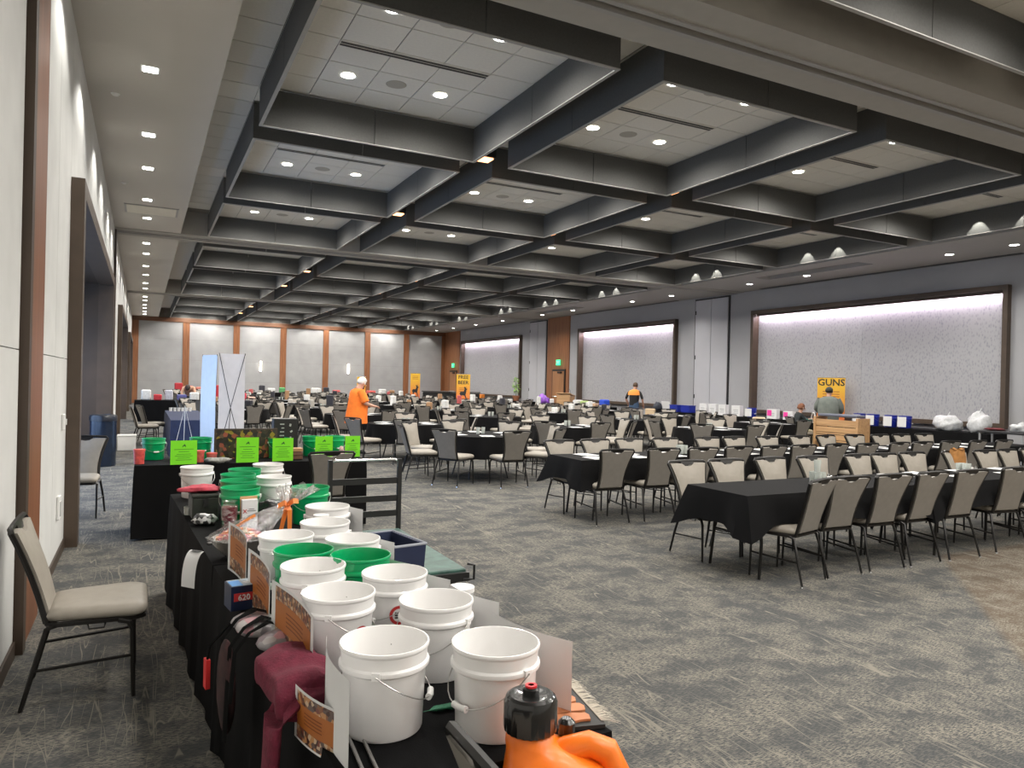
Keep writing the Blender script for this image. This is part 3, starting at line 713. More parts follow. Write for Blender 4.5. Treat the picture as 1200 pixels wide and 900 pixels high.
def caddy(x, y, where):
    for i, (a, b) in enumerate(((0, 0), (.07, .01), (.01, .07), (.075, .08))):
        tag(ob('tumbler', GLS, None, (x+a, y+b, ZTAB+.007)), ('near left', 'near right', 'far left', 'far right')[i]+' tumbler of the cluster '+where, 'glass', 'tumblers '+where)
    for i, (a, b) in enumerate(((.15, -.03), (.19, .04))):
        tag(ob('shaker', SHK, None, (x+a, y+b, ZTAB+.007)), '%s small shaker beside the tumblers %s' % (('left', 'right')[i], where), 'shaker', 'shakers '+where)
def stackglass(x, y, where):
    o = ob('tumbler', GLS, None, (x+.03, y+.035, ZTAB+.118)); tag(o, 'tumbler stacked on top of the cluster '+where, 'glass', 'tumblers '+where)
caddy(5.62, 4.72, 'on the front long table at left'); stackglass(5.62, 4.72, 'on the front long table at left')
caddy(8.0, 4.8, 'on the front long table at the right'); caddy(6.3, 7.45, 'on the second long table')
for i, (x, y) in enumerate(((7.05, 4.95), (7.5, 4.97), (7.7, 4.62), (8.25, 4.97), (8.6, 4.64), (9.0, 4.95), (9.4, 4.9), (9.9, 4.6))):
    program(x, y, random.uniform(-.15, .15), 'printed sheet on the front long table, %s from the left' % ORD[i])
for i in range(14):
    x = 4.85+i*.6; program(x, 7.27, random.uniform(-.2, .2), 'printed sheet on the near half of the second long table, %s from the left' % ORD[i]); program(x+.1, 7.64, random.uniform(-.2, .2), 'printed sheet on the far half of the second long table, %s from the left' % ORD[i])
DIRN = ['right', 'far right', 'far', 'far left', 'left', 'near left', 'near', 'near right']
def wherename(i, x, y):
    col = 'leftmost' if x < 3 else 'left' if x < 6 else 'middle' if x < 9.5 else 'right' if x < 13 else 'rightmost'
    return col
KEEP = [(4.0, 15.2), (15.25, 20.6), (15.6, 13.7), (15.2, 19.6), (14.6, 14.2), (15.9, 13.1), (15.5, 12.6), (1.5, 28.3), (13.6, 35.2), (14.6, 34.0), (12.98, 30.42), (12.75, 36.3), (9.6, 35.3), (15.75, 8.62)]
cnt = {}
for i, (_, x, y) in enumerate(RT):
    col = wherename(i, x, y); k = cnt.get(col, 0); cnt[col] = k+1
    nm = '%s column, %s from the camera' % (col, ORD[k])
    lab = 'round banquet table in the %s' % nm
    if i == 0: t = rp; t.location = (x, y, 0); t['label'] = lab
    else: t = dup(rp, (x, y, 0), 0, lab, ch_cache=rtree)
    near = math.hypot(x, y) < 18
    c = ob('tablecloth', (CR[i % 3] if near else CRL[i % 2]), None, (x, y, 0), random.uniform(0, 6)); tag(c, 'round black tablecloth on the table in the '+nm, 'tablecloth', 'round black tablecloths')
    nch = 8; off = math.atan2(-y, -x)+rad(22.5) if i == 0 else rad(22.5)+random.uniform(-.35, .35)
    for q in range(nch):
        a = off+q*2*PI/nch;  r = 1.25+random.uniform(-.02, .08)
        d = math.degrees(a) % 360; side = DIRN[int((d+22.5)//45) % 8]
        if any(math.hypot(x+r*math.cos(a)-px_, y+r*math.sin(a)-py_) < .62 for px_, py_ in KEEP): continue
        chair(x+r*math.cos(a), y+r*math.sin(a), a+PI/2+random.uniform(-.12, .12), 'chair on the %s side of the round table, %s' % (side, nm), 'chairs around the round tables')
    if y < 32:
        npr = 6 if near else 4
        for q in range(npr):
            a = q*2*PI/npr+.3; program(x+.52*math.cos(a), y+.52*math.sin(a), a+PI/2, 'printed sheet at the %s of the round table, %s' % (DIRN[int((math.degrees(a)+22.5)//45) % 8], nm), 'programme sheets on round tables')
        tag(ob('tumbler', GLS, None, (x-.05, y, ZTAB+.006)), 'left glass tumbler amid the round table, '+nm, 'glass', 'tumblers on round tables')
        tag(ob('tumbler', GLS, None, (x+.06, y+.03, ZTAB+.006)), 'right glass tumbler amid the round table, '+nm, 'glass', 'tumblers on round tables')
# single chairs
chair(-.385, 4.25, -PI/2, 'tan banquet chair standing alone against the left wall, seen from the side', 'banquet chairs')
# ================================================================ DONATION TABLE IN THE FOREGROUND
M_BW = mat('bucket_white', (.88, .87, .86), .28, var=.015, vscale=3, coat=.2)
M_BG = mat('bucket_green', (.0, .36, .12), .3, var=.05, vscale=3, coat=.2)
M_BLUE = mat('bucket_blue', (.015, .03, .32), .3, var=.05)
M_WIRE = mat('steel_wire', (.45, .44, .42), .3, metal=1)
M_RED = mat('red_print', (.5, .03, .03), .5, var=.05)
M_INK = mat('black_ink', (.02, .02, .02), .6)
M_NEON = mat('neon_green_paper', (.22, .80, .02), .8, var=.03)
M_ORG = mat('orange_print', (.42, .13, .02), .5, var=.05, vscale=4)
M_CAMO = picture_mat('leaf_camouflage_print', [(.06, .02, .015), (.25, .1, .04), (.5, .25, .1), (.12, .08, .07), (.6, .45, .3), (.2, .05, .03)], 85)
def tab_left(y): return .485-.0495*y
for i, (y0, y1) in enumerate(((1.5, 3.62), (3.64, 5.9))):
    yc = (y0+y1)/2; L = y1-y0
    t = thing('folding_table', 'folding table under the buckets, %s half' % ('near' if i == 0 else 'far'), 'table', (tab_left(yc)+.335, yc, 0), rad(92.8))
    MB().rbox((0, 0, ZTAB-.02), (L-.01, .65, .035), .008).build('tabletop', M_WHITEP, t)
    for s in (-1, 1):
        MB().tube([(s*(L/2-.25), -.28, ZTAB-.04), (s*(L/2-.25), -.28, 0)], .014, 6).tube([(s*(L/2-.25), .28, ZTAB-.04), (s*(L/2-.25), .28, 0)], .014, 6).tube([(s*(L/2-.25), -.28, .3), (s*(L/2-.25), .28, .3)], .01, 6).build('folding_leg', M_FRAME, t, True)
    c = cloth_rect(L, .67, .70, seed=20+i, corner=.0).build('tablecloth', M_CLOTH, None, 30, (tab_left(yc)+.335, yc, 0), rad(92.8)); tag(c, 'floor length black tablecloth under the buckets, %s half' % ('near' if i == 0 else 'far'), 'tablecloth', 'foreground tablecloths')
ZB = ZTAB+.008
def bucket_meshes(m):
    b = MB().lathe([(.001, .004), (.092, .004), (.096, .0), (.099, .006), (.1045, .148), (.1055, .152), (.1060, .156), (.1135, .162), (.1145, .167), (.1135, .172), (.1080, .177), (.1085, .192), (.1095, .205), (.1125, .208), (.1135, .213), (.112, .218), (.1085, .218), (.1065, .21), (.102, .1), (.0945, .012), (.001, .012)], 40)
    return b.mesh('body', m, 35)
BWM, BGM, BBM = bucket_meshes(M_BW), bucket_meshes(M_BG), bucket_meshes(M_BLUE)
def arc_handle(drop=-35, n=16):
    pts = []
    for i in range(n+1):
        a = PI*i/n; pts.append((math.cos(a)*.119, -math.sin(a)*.119, .168-.085*math.sin(a)))
    return pts
HP = arc_handle(-38)
HM = MB().tube(HP, .0016, 5).lathe([(.001, 0), (.008, 0), (.008, .004), (.001, .004)], 8, (.112, 0, .166)).mesh('handle', M_WIRE, True)
GM = MB().tube([HP[7], HP[8], HP[9]], .0085, 10).mesh('grip', M_WHITEP, True)
EM = MB().cbox((.114, 0, .168), (.009, .02, .018)).mesh('handle_ear', M_BW); EM2 = MB().cbox((-.114, 0, .168), (.009, .02, .018)).mesh('handle_ear', M_BW)
STK = MB().idx(0)
def sticker_mesh():
    m = MB()
    def ring(r0, r1, mi, off):
        n = 24; vs = []
        for r in (r0, r1):
            for k in range(n):
                a = 2*PI*k/n; u = r*math.cos(a); v = .10+r*math.sin(a); R = .104+(v-.1)*.046+off; th = u/R
                vs.append((R*math.sin(th), -R*math.cos(th), v))
        m.idx(mi).add(vs, [(k, (k+1) % n, n+(k+1) % n, n+k) for k in range(n)])
    ring(.001, .034, 0, .0006); ring(.022, .032, 1, .0012)
    for v in (-.008, 0, .008):
        vs = []
        for k in range(5):
            u = -.014+.028*k/4
            for dv in (-.0025, .0025): R = .104+(v)*.046+.0014; th = u/R; vs.append((R*math.sin(th), -R*math.cos(th), .10+v+dv))
        m.idx(2).add(vs, [(2*k, 2*k+2, 2*k+3, 2*k+1) for k in range(4)])
    return m.mesh('round_sticker', [M_PAPER, M_RED, M_INK], True)
STM = sticker_mesh()
def bucket(x, y, col, lab, rz=0, z=None, hz=None, sticker=None, group=None, sc=1.0, handle=True):
    z = ZB if z is None else z
    cn = {'w': 'white', 'g': 'green', 'b': 'blue'}[col]
    t = thing('bucket', lab, 'bucket', (x, y, z), rz, group or cn+' buckets'); t.scale = (sc, sc, sc)
    ob('body', {'w': BWM, 'g': BGM, 'b': BBM}[col], t)
    if handle:
        h = ob('handle', HM, t, None, hz or 0); ob('grip', GM, h)
        ob('handle_ear', EM, t, None, hz or 0); ob('handle_ear', EM2, t, None, hz or 0)
    if sticker is not None: ob('round_sticker', STM, t, None, sticker)
    return t
cam_dir = lambda x, y: math.atan2(-x, y)   # rotation that turns local -Y towards the camera
A = [('w', .56, 1.78, 'white bucket nearest the camera at the left table edge', 1.499, None),
     ('w', .815, 1.66, 'white bucket nearest the camera on the right, behind the orange jug', -0.857, None),
     ('w', .805, 2.055, 'white bucket of the second row at the right', -0.56, None),
     ('w', .555, 2.245, 'white bucket with red round sticker beside the big orange flyer', 1.482, .45),
     ('w', .785, 2.40, 'white bucket with a round sticker in front of the green bucket', -0.682, -.15),
     ('w', .55, 2.60, 'white bucket between two flyers in front of the left green bucket', 1.534, None),
     ('g', .745, 2.69, 'green bucket on the right between white buckets, wide open', -0.822, None),
     ('g', .565, 2.85, 'green bucket on the left between white buckets, wide open', -1.2, None),
     ('w', .55, 3.14, 'white bucket behind the left green bucket beside the gift bowl', 1.3, None),
     ('w', .79, 2.98, 'white bucket behind the right green bucket', .4, None),
     ('w', .76, 3.36, 'white bucket in front of the one carrying a clear jar', .1, None),
     ('w', .865, 3.78, 'white bucket with a clear jar standing before it', .3, None),
     ('g', .92, 4.48, 'single green bucket beside the cellophane of the gift bowl', .3, None),
     ('g', .53, 4.58, 'green bucket nearest of the four in a row behind the white card', .1, None),
     ('g', .555, 4.90, 'green bucket second of the four in a row behind the white card', .1, None),
     ('g', .585, 5.20, 'green bucket third of the four in a row behind the white card', .1, None),
     ('g', .66, 5.47, 'green bucket farthest of the four in a row behind the white card', .1, None),
     ('w', .36, 5.70, 'white bucket at the far left corner behind the pink cloth', .6, None),
     ('w', .79, 5.02, 'white bucket behind the black bag, right of the green row', .6, None),
     ('w', .86, 5.75, 'farthest white bucket below the neon green signs', .6, None)]
for i, (c, x, y, lab, hz, stk) in enumerate(A):
    bucket(x, y, c, lab, 0, hz=cam_dir(x, y)*0+hz-.4, sticker=(stk+.0 if stk is not None else None))
# --- sheets taped to the buckets
def sheet(name, p0, p1, z0, z1, mats, lab, cat='paper sheet', curl=.02, group=None, art=True, tilt=0.0):
    # a thin curved sheet between two ground points, from z0 to z1
    p0, p1 = Vector((*p0, 0)), Vector((*p1, 0)); d = (p1-p0); L = d.length; d.normalize(); nrm = Vector((d.y, -d.x, 0))
    t = thing(name, lab, cat, ((p0+p1)/2)[:2]+(z0,), 0, group); c = (p0+p1)/2
    H = z1-z0
    def P(u, v, off=0):
        q = p0+d*(u*L)-c+nrm*(curl*math.sin(PI*u)+off+tilt*(v)); return (q.x, q.y, v*H-.0+.02*(u-.5)*0)
    def piece(nm, u0, u1, v0, v1, m, off):
        b = MB(); b.grid(lambda a, e: P(u0+(u1-u0)*a, v0+(v1-v0)*e, off), 8, 2); b.grid(lambda a, e: P(u0+(u1-u0)*(1-a), v0+(v1-v0)*e, off-.0006), 8, 2); return b.build(nm, m, t, True)
    piece('sheet', 0, 1, 0, 1, M_PAPER, 0)
    if art:
        piece('photo_strip', .08, .92, .74, .95, M_CAMO, .0008); piece('photo_strip', .08, .92, .05, .30, M_CAMO, .0008); piece('orange_field', .08, .92, .30, .74, M_ORG, .0008)
        b = MB()
        for k in range(4): b.grid(lambda a, e: P(.3+.4*a, .42+.065*k+.02*e, .0016), 4, 1)
        piece_o = b.build('print_lines', mat('brown_ink', (.2, .05, .01), .6), t)
    return t
sheet('flyer', (.395, 2.50), (.44, 2.06), ZB, ZB+.205, None, 'large orange and leaf patterned flyer taped to the white stickered bucket', 'flyer', -.015, 'orange flyers')
sheet('flyer', (.375, 2.95), (.395, 2.54), ZB, ZB+.215, None, 'second orange flyer behind the large one, above the blue box', 'flyer', -.015, 'orange flyers')
sheet('flyer', (.36, 3.52), (.39, 3.12), ZB, ZB+.215, None, 'farthest orange flyer beside the gift bowl', 'flyer', -.015, 'orange flyers')
sheet('flyer', (.445, 1.92), (.425, 1.60), ZB, ZB+.20, None, 'white flyer with its back turned left of the nearest bucket', 'flyer', .02, None, False)
t = sheet('flyer', (.36, 1.88), (.425, 1.68), ZB-.03, ZB+.10, None, 'small folded flyer corner with leaf photo below the maroon sweatshirt', 'flyer', .01)
for lab, p0, p1, h in (('white sheet taped behind the right near bucket', (.93, 1.92), (1.02, 1.62), .20), ('white sheet taped behind the second row bucket', (.925, 2.25), (.99, 2.0), .2), ('white sheet on the right of the stickered bucket by the green one', (.91, 2.6), (.975, 2.36), .18),
                       ('white sheet right of the right green bucket', (.875, 2.87), (.93, 2.66), .17), ('white sheet at the right side behind the green buckets', (.91, 3.2), (.96, 2.95), .19), ('white sheet beside the bucket with the clear jar', (.985, 3.95), (1.03, 3.7), .2)):
    sheet('paper_sheet', p0, p1, ZB, ZB+h, None, lab, 'paper sheet', .02, 'white sheets on buckets', False)
# --- clear jars
def jar(x, y, z, r, h, lab, label=True):
    t = thing('plastic_jar', lab, 'jar', (x, y, z))
    MB().lathe([(.001, 0), (r, 0), (r, h*.8), (r*.9, h*.84), (r*.9, h*.88)], 20).build('body', mat('jar_clear', (.75, .75, .73), .15, trans=.6), t, 40)
    MB().lathe([(.001, h*.86), (r*1.02, h*.86), (r*1.02, h), (.001, h)], 20).build('lid', M_BW, t, 40)
    MB().lathe([(r+.0008, h*.15), (r+.0008, h*.5)], 20).build('label', mat('grey_label', (.25, .25, .24), .6, var=.3, vscale=60), t, 40)
jar(.80, 3.63, ZB, .037, .20, 'clear plastic jar with white lid among the white buckets')
jar(1.07, 2.48, ZB, .048, .115, 'clear round jar with white lid at the right table edge')
# --- lunch cooler
t = thing('lunch_cooler', 'navy insulated lunch bag with grey piping, open at the top', 'bag', (1.04, 3.2, ZB), rad(100))
def bagwall(off): return [(-.15+off, -.07+off), (.15-off, -.07+off), (.15-off, .07-off), (-.15+off, .07-off)]
m = MB(); o_, i_ = bagwall(0), bagwall(.012); H = .15
vs = [(x, y, 0) for x, y in o_]+[(x*1.05, y*1.1, H) for x, y in o_]+[(x*1.04, y*1.05, H) for x, y in i_]+[(x, y, .01) for x, y in i_]
m.add(vs, [(3, 2, 1, 0)]+[(a, (a+1) % 4, 4+(a+1) % 4, 4+a) for a in range(4)]+[(4+a, 4+(a+1) % 4, 8+(a+1) % 4, 8+a) for a in range(4)]+[(8+a, 8+(a+1) % 4, 12+(a+1) % 4, 12+a) for a in range(4)]+[(12, 13, 14, 15)])
m.build('body', mat('navy_nylon', (.012, .02, .06), .7, var=.1), t)
MB().tube([(x*1.05, y*1.1, H) for x, y in o_], .006, 6, closed=True).tube([(-.08, -.076, 0), (-.08, -.08, H)], .005, 5).tube([(.08, -.076, 0), (.08, -.08, H)], .005, 5).build('piping', mat('grey_piping', (.35, .37, .42), .6), t)
# --- platform cart with green deck
t = thing('platform_cart', 'black metal platform cart with green deck and chrome push bar', 'cart', (1.45, 4.5, 0))
MB().rbox((0, 0, .50), (.50, 1.25, .025), .006).build('deck', mat('worn_green_deck', (.04, .10, .08), .5, var=.35, vscale=14), t)
MB().box(-.26, .26, -.65, -.61, .445, .495).box(-.26, .26, .61, .65, .445, .495).box(-.26, -.235, -.61, .61, .455, .485).box(.235, .26, -.61, .61, .455, .485).build('deck_frame', M_BLACK, t)
for s in (-1, 1): MB().cbox((s*.255, .66, .76), (.03, .03, .52)).build('upright', M_BLACK, t)
for z in (.62, .73, .86): MB().box(-.24, .24, .65, .67, z-.022, z+.022).build('slat', M_BLACK, t)
MB().tube([(-.25, .66, .96), (-.25, .66, 1.0), (-.22, .66, 1.015), (.22, .66, 1.015), (.25, .66, 1.0), (.25, .66, .96)], .011, 8).build('push_bar', M_CHROME, t, True)
for a, b in ((-1, -1), (1, -1), (-1, 1), (1, 1)):
    l = MB().cbox((a*.2, b*.55, .27), (.03, .03, .36)).build('leg', M_BLACK, t); MB().tube([(a*.2-.02, b*.55, .06), (a*.2+.02, b*.55, .06)], .06, 14).build('caster', mat('rubber', (.03, .03, .03), .7), l, 40)
MB().tube([(.22, -.66, .46), (.28, -.67, .46), (.28, -.67, .54), (.24, -.66, .55)], .008, 6).build('hook', M_BLACK, t)
# --- near chair and orange jug
chair(.75, 1.215, -PI/2, 'tan chair at the near table end with the orange jug on its seat', 'banquet chairs')
t = thing('utility_jug', 'orange plastic utility jug with black screw cap, bottom edge of the view', 'jug', (.86, 1.40, .475), rad(-27)); t.scale = (1.12, 1.12, 1.16)
M_JUG = mat('orange_plastic', (.95, .20, .01), .35, var=.03, coat=.2)
def jring(z, sx, sy, cx=0, n=24, sq=.5):
    out = []
    for k in range(n):
        a = 2*PI*k/n; c, s = math.cos(a), math.sin(a); out.append((cx+sx*abs(c)**sq*(1 if c > 0 else -1), sy*abs(s)**sq*(1 if s > 0 else -1), z))
    return out
m = MB(); R_ = [jring(0, .115, .095), jring(.012, .125, .105), jring(.16, .128, .108), jring(.20, .12, .10, 0), jring(.235, .10, .085, -.015), jring(.262, .068, .06, -.045, sq=.8), jring(.275, .05, .05, -.065, sq=1), jring(.31, .047, .047, -.065, sq=1)]
n = 24; vs = [p for r in R_ for p in r]; fs = [tuple(range(n-1, -1, -1)), tuple((len(R_)-1)*n+k for k in range(n))]
for j in range(len(R_)-1):
    for k in range(n): l = (k+1) % n; fs.append((j*n+k, j*n+l, (j+1)*n+l, (j+1)*n+k))
m.add(vs, fs); m.build('body', M_JUG, t, 'all')
MB().tube([(-.02, 0, .225), (.015, 0, .258), (.055, 0, .27), (.09, 0, .258), (.110, 0, .215), (.112, 0, .15)], [.034, .027, .025, .027, .03, .034], 14).build('handle', M_JUG, t, True)
c = MB()
prof = [(.001, .298), (.054, .298), (.054, .355)]
nn = 48; vs = []
for (r, z, k_) in ((.053, .298, 1), (.0545, .303, 1), (.0545, .352, 1), (.050, .362, 0), (.044, .366, 0), (.03, .366, 0), (.02, .364, 0), (.0005, .364, 0)):
    for k in range(nn): a = 2*PI*k/nn; q = r*(1-(.03 if (k % 2 and k_) else 0)); vs.append((-.065+q*math.cos(a), q*math.sin(a), z))
c.add(vs, [(j*nn+k, j*nn+(k+1) % nn, (j+1)*nn+(k+1) % nn, (j+1)*nn+k) for j in range(7) for k in range(nn)])
cap = c.build('cap', mat('black_gloss_plastic', (.01, .01, .01), .2, coat=.5), t, 30)
MB().lathe([(.017, .364), (.017, .376), (.013, .379), (.0005, .379)], 16, (-.065, 0, 0)).build('vent_plug', MATS['black_gloss_plastic'], cap, 30)
MB().lathe([(.006, .379), (.012, .379), (.012, .383), (.006, .383)], 16, (-.065, 0, 0)).build('red_ring', mat('red_plastic', (.7, .02, .03), .4), cap, 30)
MB().lathe([(.016, .245), (.018, .25), (.018, .272), (.010, .28), (.001, .28)], 16, (.012, .045, .02)).build('breather_cap', MATS['black_gloss_plastic'], t, 30)
# --- torn orange hide with pale fringe
t = thing('orange_cutout', 'ragged orange and black painted cutout hanging off the right table edge', 'wall decoration', (1.035, 1.70, ZB), rad(-10)); t.scale = (.75, 1.05, 1)
rnd = random.Random(3)
for k in range(5):
    y0 = -.13+k*.05; L0 = -.09; L1 = .055+rnd.uniform(-.02, .015); top = []; bot = []
    for i in range(12):
        q = i/11; x = L0+(L1-L0)*q; top.append((x, y0+.046-.007*abs(math.sin(q*5+k*2))*q)); bot.append((x, y0+.006*abs(math.sin(q*6+k))*q))
    MB().prism(bot+[(L1+.008, y0+.025)]+top[::-1], lambda u, v: (u, v, 0.011), lambda u, v: (u, v, 0.017)).build('orange_strip', mat('orange_wood', (.50, .19, .08), .6, var=.2, vscale=20), t)
MB().prism([(-.11, -.14), (.085, -.15), (.10, -.10), (.09, -.02), (.105, .06), (.08, .13), (-.1, .12)], lambda u, v: (u, v, 0), lambda u, v: (u, v, .010)).build('black_backing', M_INK, t)
fr = MB()
for k in range(60):
    y = -.13+.25*k/60; a = rnd.uniform(-.2, .2); fr.tube([(.08, y, .012), (.11+rnd.uniform(0, .01), y+a*.04, .012), (.13+rnd.uniform(0, .02), y+a*.09, .004)], [.0015, .0012, .0004], 4)
o = fr.build('fringe', mat('pale_bristle', (.55, .5, .42), .8), t); o['kind'] = 'stuff'
# --- rods
for i in range(2):
    o = MB().tube([(.47+.03*i, 1.86-.02*i, ZB+.006), (.45+.03*i, 1.52, ZB+.006)], .0045, 8).tube([(.47+.03*i, 1.86-.02*i, ZB+.006), (.47+.03*i, 1.87-.02*i, ZB+.006)], .006, 8).build('metal_rod', mat('brushed_rod', (.35, .34, .33), .35, metal=.8), None, True)
    tag(o, '%s of two thin grey metal rods beside the nearest bucket' % ('left' if i == 0 else 'right'), 'rod', 'metal rods')
# --- green feather
m = MB(); rnd = random.Random(5)
m.tube([(-.07, 0, .003), (.0, .0, .004), (.08, .006, .003)], [.0012, .001, .0005], 5)
for k in range(26):
    u = -.03+.11*k/26
    for s in (-1, 1): m.add([(u, 0, .003), (u+.008, 0, .003), (u+.028+rnd.uniform(0, .008), s*(.018+rnd.uniform(-.004, .004)), .004), (u+.020, s*.015, .006)], [(0, 1, 2, 3)])
o = m.build('green_feather', mat('green_feather', (.02, .16, .08), .6, var=.2, vscale=80), None, False, (.72, 1.80, ZB+.001), rad(0)); tag(o, 'small dark green feather lying on the black cloth between buckets', 'feather')
# --- maroon sweatshirt
M_MAR = mat('maroon_fleece', (.13, .012, .03), .95, var=.2, vscale=40, bump=.3, bscale=150)
t = thing('sweatshirt', 'folded maroon sweatshirt draped over the left table edge', 'sweatshirt', (.42, 2.03, ZB), 0)
def fold(u, v):
    a = 2*PI*u; c, n_ = math.cos(a), math.sin(a); k = .62
    x = .085*abs(c)**k*(1 if c > 0 else -1); z = .052+.05*abs(n_)**k*(1 if n_ > 0 else -1)
    e = min(v, 1-v)*2; r = min(1, .75+e*1.5)
    y = -.15+.31*v
    return (x*r-.03+.012*math.sin(v*5), y+.015*n_+.02*c, max((z-.05)*r+.05+.006*math.sin(v*13+c*2)+.004*math.sin(a*5), .001))
mm = MB().grid(fold, 30, 14)
for v in (0, 14):
    base = v*31; mm.f.append(tuple(base+i for i in range(30))[::(-1 if v == 0 else 1)]); mm.m.append(0)
mm.build('folded_body', M_MAR, t, 'all')
sl = MB()
def sleeve(u, v):
    a = 2*PI*u; w_ = .075-.02*v+.006*math.sin(v*7)
    path = [(.02, -.09, .055), (-.05, -.11, .06), (-.105, -.13, .01), (-.125, -.15, -.14), (-.13, -.16, -.32), (-.135, -.17, -.46)]
    f = v*5; i = min(int(f), 4); q = f-i; p = [path[i][k]*(1-q)+path[i+1][k]*q for k in range(3)]
    ca = math.cos(a)
    return (p[0]+.02*ca*(1 if v > .35 else .3)+.005*math.sin(v*13), p[1]+w_*math.sin(a), p[2]+(.025*ca if v < .4 else 0)+.004*math.sin(a*4+v*8))
sl.grid(sleeve, 20, 20); sl.build('sleeve', M_MAR, t, 'all')
# --- packaged gloves with straps hanging over the edge
t = thing('glove_package', 'plastic wrapped grey and pink gloves with black straps at the table edge', 'gloves', (.375, 2.52, ZB), rad(8)); t.scale = (1.2, 1.2, 1.2)
M_PKG = picture_mat('wrapped_glove_print', [(.45, .42, .42), (.3, .28, .29), (.55, .3, .33), (.6, .58, .58), (.25, .2, .22)], 30)
for k, (x, y, r, rz) in enumerate(((.0, .12, (.06, .05, .022), .2), (.0, .04, (.065, .055, .028), -.2), (.02, -.09, (.07, .05, .026), .3))):
    MB().ell((x, y, r[2]), r, 16, 8, Matrix.Rotation(rz, 3, 'Z')).build('glove', M_PKG, t, 'all')
m = MB()
for k in range(4): m.tube([(.045, -.07+.025*k, .045), (.075, -.06+.03*k, .05), (.10, -.05+.03*k, .03)], .009, 6)
m.build('red_stripes', mat('red_fabric', (.6, .02, .02), .7), t, True)
m = MB()
for (y, d, w_) in ((.08, -.30, .028), (.0, -.24, .024), (-.05, -.12, .02)):
    path = [(.05, y, .045), (.0, y+.01, .062), (-.05, y, .045), (-.088, y-.005, .0), (-.098, y-.02, d*.45), (-.105, y-.03, d)]
    m.grid(lambda u, v: tuple(path[min(int(v*5), 4)][k]*(1-(v*5-min(int(v*5), 4)))+path[min(int(v*5), 4)+1][k]*(v*5-min(int(v*5), 4))+((u-.5)*w_*(1+.5*math.sin(v*9)) if k == 1 else 0)+(-.008*math.sin(PI*u) if k == 0 else 0) for k in range(3)), 4, 20)
m.build('strap', mat('black_webbing', (.005, .005, .005), .85, spec=.1), t, True)
m = MB(); m.ell((-.09, .03, -.12), (.02, .07, .13), 14, 10); m.build('hanging_pouch', mat('black_red_fabric', (.03, .008, .008), .8, var=.6, vscale=25), t, 'all')
MB().cbox((-.125, .10, -.10), (.012, .03, .08)).build('red_tag', MATS['red_fabric'], t)
MB().tube([(-.07, .08, .035), (-.12, .09, -.02), (-.125, .1, -.07)], .004, 5).build('tag_cord', MATS['black_webbing'], t)
# --- blue box
t = thing('small_box', 'dark blue box with light blue corner and red printed patch', 'box', (.375, 2.93, ZB), rad(8))
MB().cbox((0, 0, .045), (.15, .10, .09)).build('carton', mat('navy_card', (.01, .02, .06), .4), t)
MB().idx(0).box(-.07, .07, -.045, .045, .0902, .092).idx(1).box(-.07, -.03, -.045, .03, .0921, .0925).idx(2).cbox((.01, 0, .0925), (.06, .03, .001), .5).build('top_print', [mat('steel_blue_print', (.35, .42, .48), .3, var=.3, vscale=25), mat('light_blue_print', (.05, .30, .75), .4), M_PAPER], t)
MB().box(-.065, .01, -.0515, -.0502, .035, .065).build('red_patch', M_RED, t)
lettering('620', .03, M_PAPER, Matrix.Translation((-.028, -.0525, .047)) @ Matrix.Rotation(PI/2, 4, 'X'), t)
# --- gift bowl in cellophane
t = thing('gift_bowl', 'steel bowl of candy wrapped in cellophane with orange ribbon', 'gift basket', (.43, 3.74, ZB))
MB().lathe([(.001, 0), (.05, .0), (.085, .025), (.115, .065), (.128, .095), (.133, .098), (.124, .095), (.108, .065), (.08, .03), (.001, .01)], 36).build('bowl', mat('brushed_steel', (.35, .33, .30), .25, metal=.6, var=.1), t, 'all')
rnd = random.Random(9); cm = MB(); cc = [mat('candy_pink', (.75, .2, .22), .4), mat('candy_cream', (.7, .62, .42), .4), mat('candy_orange', (.8, .25, .05), .4), mat('candy_red', (.5, .05, .05), .4)]
for k in range(70):
    a = rnd.uniform(0, 6.28); r = .095*math.sqrt(rnd.random()); cm.idx(rnd.randrange(4)).cbox((r*math.cos(a), r*math.sin(a), .085+.05*(1-r/.1)+rnd.uniform(0, .015)), (.03, .018, .012), rnd.uniform(0, 3), rnd.uniform(-.6, .6))
o = cm.build('candies', cc, t); o['kind'] = 'stuff'
tip = (.23, .03, .235)
def cello(u, v):
    a = 2*PI*u
    if v < .72:
        q = v/.72; r = .129*(1-q)**.8+.014; c = Vector((tip[0]*q**1.15, tip[1]*q, .095+(tip[2]-.095)*q**.85))
    else:
        q = (v-.72)/.28; r = .014+.085*q; c = Vector((tip[0]+.05*q, tip[1]+.01, tip[2]+.085*q))
    r *= 1+.16*math.sin(a*9+v*4)*v+.05*math.sin(a*23)
    return (c.x+r*math.cos(a), c.y+r*math.sin(a), c.z+.012*math.sin(a*7)*v)
MB().grid(cello, 72, 22).build('cellophane', glass_mat(), t, 'all')
m = MB(); M_RIB = mat('orange_ribbon', (.85, .25, .05), .35)
m.lathe([(.017, -.008), (.02, 0), (.017, .008)], 12, tip)
for k, (dx, dy, dz) in enumerate(((.01, -.03, -.13), (-.03, -.02, -.12), (.05, -.03, .02), (-.05, -.03, .0))):
    a = Vector(tip); b = a+Vector((dx, dy, dz)); c = a+Vector((dx*.4, dy-.02, dz*.3+.02)); w_ = Vector((.012, .004, 0)) if k < 2 else Vector((0, .006, .012))
    m.add([a-w_, a+w_, c-w_, c+w_, b-w_*.9, b+w_*.9], [(0, 1, 3, 2), (2, 3, 5, 4)])
m.build('ribbon', M_RIB, t)
MB().cbox((.0, .0, .155), (.012, .012, .17), 0, 0, rad(60)).build('candy_stick', cc[2], t)
